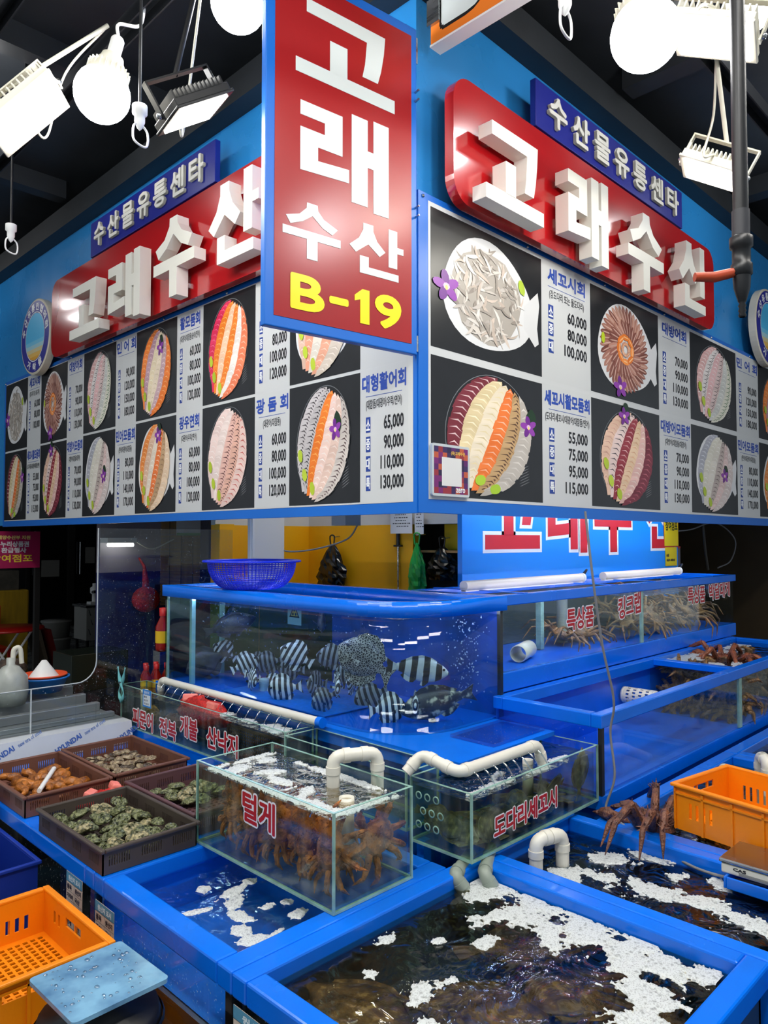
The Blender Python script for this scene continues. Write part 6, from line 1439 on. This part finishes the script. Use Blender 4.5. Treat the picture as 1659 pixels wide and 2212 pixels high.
def note(label, x, y0, y1, z0, z1):
    t = thing('paper_note', label, 'note', (x, y0, z0)); F = frameM((x, y1, z0), (0, -1, 0), (0, 0, 1)); w, h = y1 - y0, z1 - z0; MB().box(0, 0, -.002, w, h, 0, F).build('sheet', WHITEP, t); mb = MB(); r = random.Random(int(y0 * 100))
    for k in range(5):
        yy = h * (.82 - .13 * k); a, b = w * r.uniform(.1, .3), w * r.uniform(.6, .9); x_ = a
        while x_ < b: d = r.uniform(.006, .018); mb.add([F @ Vector(q) for q in ((x_, yy, .0006), (x_ + d, yy, .0006), (x_ + d, yy + .006, .0006), (x_, yy + .006, .0006))], [(0, 1, 2, 3)], (90, 94, 90)); x_ += d + .005
    mb.build('note_print', PRINT, t)
note('white printed note on the yellow wall above the steel rod', 3.27, 3.00, 3.18, 1.635, 1.77); note('narrow white note right of the printed note', 3.26, 2.90, 2.97, 1.63, 1.77)
t = thing('junction_box', 'grey junction box under the menu board with a hanging cable', 'junction box', (2.9, 3.2, 1.68)); B(2.86, 3.14, 1.68, 2.98, 3.26, 1.75).build('box', mat('grey_enamel', (140, 142, 144), .4), t); B(2.90, 3.18, 1.75, 2.94, 3.22, 2.6).build('conduit', mat('grey_enamel', (140, 142, 144), .4), t)
MB().tube(curve_pts([(2.98, 3.16, 1.69), (2.97, 3.25, 1.60), (2.86, 3.42, 1.54), (2.75, 3.55, 1.53), (2.74, 3.58, 1.58), (2.70, 3.6, 1.52)]), .005, 6).build('cable', mat('grey_cable', (120, 120, 122), .5), t)
t = thing('wall_shelf', 'shelf board in the niche right of the yellow wall', 'shelf', (3.55, 2.78, 1.53)); B(3.37, 2.60, 1.52, 3.78, 3.02, 1.535).build('board', mat('pine_board', (176, 136, 80), .6), t)
t = thing('coffee_box', 'yellow coffee carton on the niche shelf', 'carton', (3.5, 2.78, 1.536)); B(3.45, 2.66, 1.5355, 3.62, 2.90, 1.69).build('carton', mat('yellow_carton', (232, 190, 20), .5), t)
mb = MB(); F = frameM((3.4495, 2.90, 1.54), (0, -1, 0), (0, 0, 1)); put_text(mb, 'Maxim', .12, .105, .10, .028, F, .0006, (40, 26, 16), .0015, 'l', 6); mb.add([F @ Vector((.17 + .04 * math.cos(a), .05 + .022 * math.sin(a), .0005)) for a in [k * PI / 8 for k in range(16)]], [tuple(range(16))], (240, 220, 150)); mb.build('carton_print', PRINT, t)
tag(B(3.42, 2.60, 0, 3.75, 3.0, 1.42).build('dark_cupboard', mat('dark_cupboard', (26, 26, 30), .5)), 'dark cupboard under the niche shelf', 'cupboard')
# blue name panel behind the upper tank
t = thing('name_signboard', 'bright blue panel with flat red shop-name letters behind the upper tank', 'sign panel', (4.35, 2.43, 1.33)); FP = frameM((0, 2.42, 0), (1, 0, 0), (0, 0, 1))
B(3.02, 2.42, 1.0, 5.66, 2.45, 2.05).build('panel', mat('sky_blue_panel', (10, 142, 236), .35), t)
for i, (pol, x, w, z, h) in enumerate(((GO, 3.215, .53, 1.545, .43), (RAE, 3.83, .46, 1.515, .50), (SU, 4.385, .51, 1.515, .48), (SAN, 5.115, .53, 1.535, .48))):
    a, b = MB(), MB()
    for p in pol:
        q = [(x + c * w, z + d * h) for c, d in p]; a.prism(outset(q, .02), 0, .0012, FP); b.prism(q, .0012, .0020, FP)
    a.build('letter_edge', STW, t); b.build('letter', mat('flat_red_letter', (206, 24, 40), .4), t)
def poster(label, x0, x1, z0, z1, lines, edge):
    t = thing('poster', label, 'poster', (x0, 2.415, z0)); MB().box(x0, z0, .003, x1, z1, .005, FP).build('sheet', mat('yellow_poster', (240, 208, 16), .4), t); mb = MB()
    for txt, fx, fy, fw, fh, c in lines: put_text(mb, txt, x0 + (x1 - x0) * fx, z0 + (z1 - z0) * fy, (x1 - x0) * fw, (z1 - z0) * fh, FP, .0056, c, .0025, 'l', 6)
    mb.build('poster_print', PRINT, t)
    if edge: MB().box(x0 - .008, z0 - .008, .002, x1 + .008, z1 + .008, .003, FP).build('red_border', REDV, t)
poster('yellow poster with bold black words at the right end of the blue panel', 5.42, 5.66, 1.55, 1.86, [('참여점포', .06, .38, .88, .22, (30, 24, 20)), ('환급행사', .14, .68, .7, .14, (190, 40, 30))], True)
poster('plain yellow phone-number notice below the bold poster', 5.43, 5.63, 1.40, 1.54, [('농협', .08, .5, .2, .14, (70, 60, 30)), ('예금주 고래수산', .1, .25, .7, .12, (70, 60, 30))], False)
t = thing('loose_cable', 'pale cable looping in the dark space right of the blue panel', 'cable', (6.0, 2.5, 1.6)); MB().tube(curve_pts([(5.75, 2.52, 1.66), (6.1, 2.5, 1.68), (6.5, 2.45, 1.74), (6.8, 2.4, 1.60), (6.7, 2.4, 1.42), (6.4, 2.4, 1.36)]), .006, 6).build('cable', mat('grey_cable', (120, 120, 122), .5), t)
MB().tube(curve_pts([(6.35, 2.5, 1.75), (6.40, 2.5, 1.5), (6.45, 2.5, 1.34)]), .012, 6).build('rope', mat('dark_rope', (60, 58, 54), .7), t)
t = thing('meter_box', 'grey-red box hung right of the yellow posters', 'box', (5.74, 2.46, 1.42)); B(5.68, 2.46, 1.38, 5.80, 2.54, 1.53).build('box', mat('dull_box', (96, 90, 96), .5), t); B(5.68, 2.458, 1.53, 5.80, 2.54, 1.545).build('lid', REDV, t)

# ---------------------------------------------------------------- far left: the next aisle
FRM = mat('dark_door_frame', (44, 42, 40), .4, .5); DGL = mat('dark_door_glass', (14, 14, 16), .12)
for i, (x0, x1) in enumerate(((4.98, 5.72), (5.78, 6.55))):
    d = struct(B(x0, 13.90, 0, x1, 13.96, 2.5).build('door_%d' % (i + 1), DGL)); d['label'] = 'dark glass door at the end of the aisle'
    ring_m = MB().box(x0 - .03, 13.86, 0, x0 + .03, 13.90, 2.5).box(x1 - .03, 13.86, 0, x1 + .03, 13.90, 2.5).box(x0, 13.86, 2.42, x1, 13.90, 2.5).box(x0, 13.86, 0, x1, 13.9, .12); ring_m.build('door_frame', FRM, d)
    MB().tube([(x0 + .12, 13.84, .95), (x0 + .12, 13.84, 1.55)], .015, 8).build('door_handle', STEEL, d)
tag(B(5.2, 13.84, .92, 5.52, 13.85, 1.22).build('paper_sheet', mat('grey_paper', (120, 118, 112), .6)), 'blank grey sheet taped on the dark door', 'sheet'); tag(B(6.0, 13.84, 1.15, 6.18, 13.85, 1.45).build('paper_sheet', mat('grey_paper', (120, 118, 112), .6)), 'narrow white notice on the right dark door', 'sheet')
t = thing('market_poster', 'magenta market poster at the left picture edge', 'poster', (2.2, 6.4, 1.36)); Fm = frameM((1.9, 6.4, 1.365), (1, 0, 0), (0, 0, 1)); MB().box(0, 0, -.01, .49, .30, 0, Fm).build('board', mat('magenta_board', (170, 20, 80), .45), t); mb = MB()
for s, x, y, w, h, c in (('해양수산부 지원', .16, .235, .25, .03, (230, 200, 120)), ('온누리상품권', .14, .175, .26, .042, (230, 226, 226)), ('환급행사', .19, .125, .19, .042, (230, 226, 226)), ('참여점포', .11, .05, .32, .06, (240, 210, 60))): put_text(mb, s, x, y, w, h, Fm, .0008, c, .002, 'l', 6)
mb.build('poster_print', PRINT, t); B(2.36, 6.41, 0, 2.40, 6.45, 1.67).build('stand_pole', FRM, t)
t = thing('folding_table', 'round red table on crossed white legs in the next aisle', 'table', (2.62, 7.9, 0)); MB().lathe([(.001, .70), (.36, .70), (.37, .71), (.36, .725), (.001, .725)], 32, Matrix.Translation((2.62, 7.9, 0))).build('table_top', mat('red_table_top', (176, 30, 26), .35), t)
for s in (-1, 1):
    for q in (-1, 1): MB().tube([(2.62 + s * .24, 7.9 + q * .14, 0), (2.62 - s * .22, 7.9 + q * .14, .70)], .012, 8).build('leg', WHITEP, t)
t = thing('plastic_chair', 'red plastic chair behind the round red table', 'chair', (2.62, 8.5, 0)); RP = mat('red_chair_plastic', (200, 34, 20), .4)
B(2.42, 8.3, .42, 2.84, 8.72, .46).build('seat', RP, t, bevel=.01); MB().box(2.42, 8.68, .46, 2.84, 8.72, .88).build('backrest', RP, t, bevel=.01)
for x in (2.44, 2.80):
    for y in (8.32, 8.69): B(x, y, 0, x + .03, y + .03, .42).build('leg', RP, t)
t = thing('cloth_table', 'stack of goods under a mustard cloth beside the poster', 'table', (2.72, 9.0, 0)); B(2.5, 9.0, 0, 3.25, 9.5, 1.02).build('cloth', mat('mustard_cloth', (176, 140, 14), .8, var=.25, vscale=5, stretch=(4, 4, .6)), t, bevel=.02); B(2.52, 9.05, 1.02, 3.15, 9.45, 1.24).build('cartons', mat('dull_cartons', (80, 76, 66), .7, var=.4, vscale=9), t)
t = thing('lidded_bin', 'pair of stacked grey-white lidded bins on the aisle floor', 'bin', (4.2, 10.6, 0))
for k in range(2):
    MB().lathe([(.001, .24 * k), (.17, .24 * k), (.19, .24 * k + .20), (.205, .24 * k + .21), (.205, .24 * k + .232), (.001, .24 * k + .238)], 24, Matrix.Translation((4.2, 10.6, 0))).build('tub', mat('grey_white_tub', (130, 130, 126), .5), t)
t = thing('steel_cabinet', 'film-covered steel work table with printed marks in the next aisle', 'cabinet', (4.55, 9.9, 0)); B(4.32, 9.9, .24, 4.95, 10.3, .68).build('front_panel', mat('marked_film', (150, 150, 146), .4), t); B(4.30, 9.88, .68, 4.97, 10.32, .71).build('worktop', STEEL, t)
for x in (4.34, 4.90):
    for y in (9.93, 10.26): B(x, y, 0, x + .03, y + .03, .24).build('leg', DARKMETAL, t)
mb = MB(); Fc = frameM((4.32, 9.899, .24), (1, 0, 0), (0, 0, 1))
for i in range(6):
    for j in range(3):
        x, y = .05 + i * .1 + .03 * (j % 2), .07 + .13 * j; mb.add([Fc @ Vector(q) for q in ((x, y, 0), (x + .012, y, 0), (x - .018, y + .08, 0), (x - .026, y + .08, 0))], [(0, 1, 2, 3)], (50, 52, 60))
mb.build('film_marks', PRINT, t)
t = thing('juice_press', 'small white machine on the film-covered work table', 'machine', (4.5, 10.1, .71)); B(4.44, 10.05, .7105, 4.60, 10.18, .74).build('base', WHITEP, t); MB().lathe([(.035, 0), (.035, .10), (.06, .12), (.06, .19), (.03, .21), (.03, .25), (.001, .25)], 16, Matrix.Translation((4.52, 10.11, .74))).build('body', WHITEP, t); MB().tube([(4.52, 10.05, .88), (4.44, 9.99, .88)], .02, 8).build('crank', BLACKP, t)
t = thing('dark_glass_tank', 'dark glass tank low behind the acrylic guard', 'fish tank', (2.15, 4.9, 0)); B(1.98, 4.75, 0, 2.36, 5.05, .62).build('stand', mat('dark_cupboard', (26, 26, 30), .5), t); B(1.98, 4.75, .622, 2.36, 5.05, .86).build('glass_body', mat('murky_green_glass', (30, 36, 30), .15), t, bevel=.003)
t = thing('leaning_boards', 'dark red boards leaning in the aisle behind the red table', 'boards', (3.3, 9.4, 0)); MB().box(-.02, -.2, 0, .02, .2, .55, Matrix.Translation((3.62, 9.2, 0)) @ Matrix.Rotation(-.25, 4, 'Y')).build('board', mat('dark_red_board', (110, 20, 20), .5), t)
MB().box(-.02, -.2, 0, .02, .2, .62, Matrix.Translation((3.52, 9.25, 0)) @ Matrix.Rotation(-.25, 4, 'Y')).build('board', mat('dull_board', (90, 80, 66), .6), t)

# unseen strip lights added above both aisles to brighten the lower tanks
def strip(label, x, y, along):
    t = thing('fill_strip_light', label, 'fill light', (x, y, 3.9), (0, 0, 0 if along == 'x' else PI / 2), 'strip lights added for fill')
    MB().box(-.62, -.15, .04, .62, .15, .12).build('housing', WHITEP, t, local=True); MB().box(-.60, -.13, .025, .60, .13, .04).build('diffuser', mat('fill_strip_glow', (255, 252, 246), .4, emit=FILL_STRIP), t, local=True)
for i, (x, y, a, lab) in enumerate(((-.1, -.1, 'x', 'added strip light over the aisle crossing behind the viewer'), (1.5, -.15, 'x', 'added strip light over the right aisle, first from the crossing'), (3.4, -.15, 'x', 'added strip light over the right aisle, second from the crossing'), (-.15, 1.6, 'y', 'added strip light over the left aisle, first from the crossing'), (-.15, 3.6, 'y', 'added strip light over the left aisle, second from the crossing'))): strip(lab, x, y, a)

t = thing('panel_lamp', 'tube lamp behind the right sign wall lighting the blue name panel', 'lamp', (4.2, 2.0, 1.95))
B(3.0, 1.968, 1.93, 5.5, 2.03, 1.98).build('housing', WHITEP, t); MB().tube([(3.05, 2.04, 1.92), (5.45, 2.04, 1.92)], .014, 10).build('tube', mat('panel_tube_glow', (255, 255, 250), .4, emit=30.0), t)
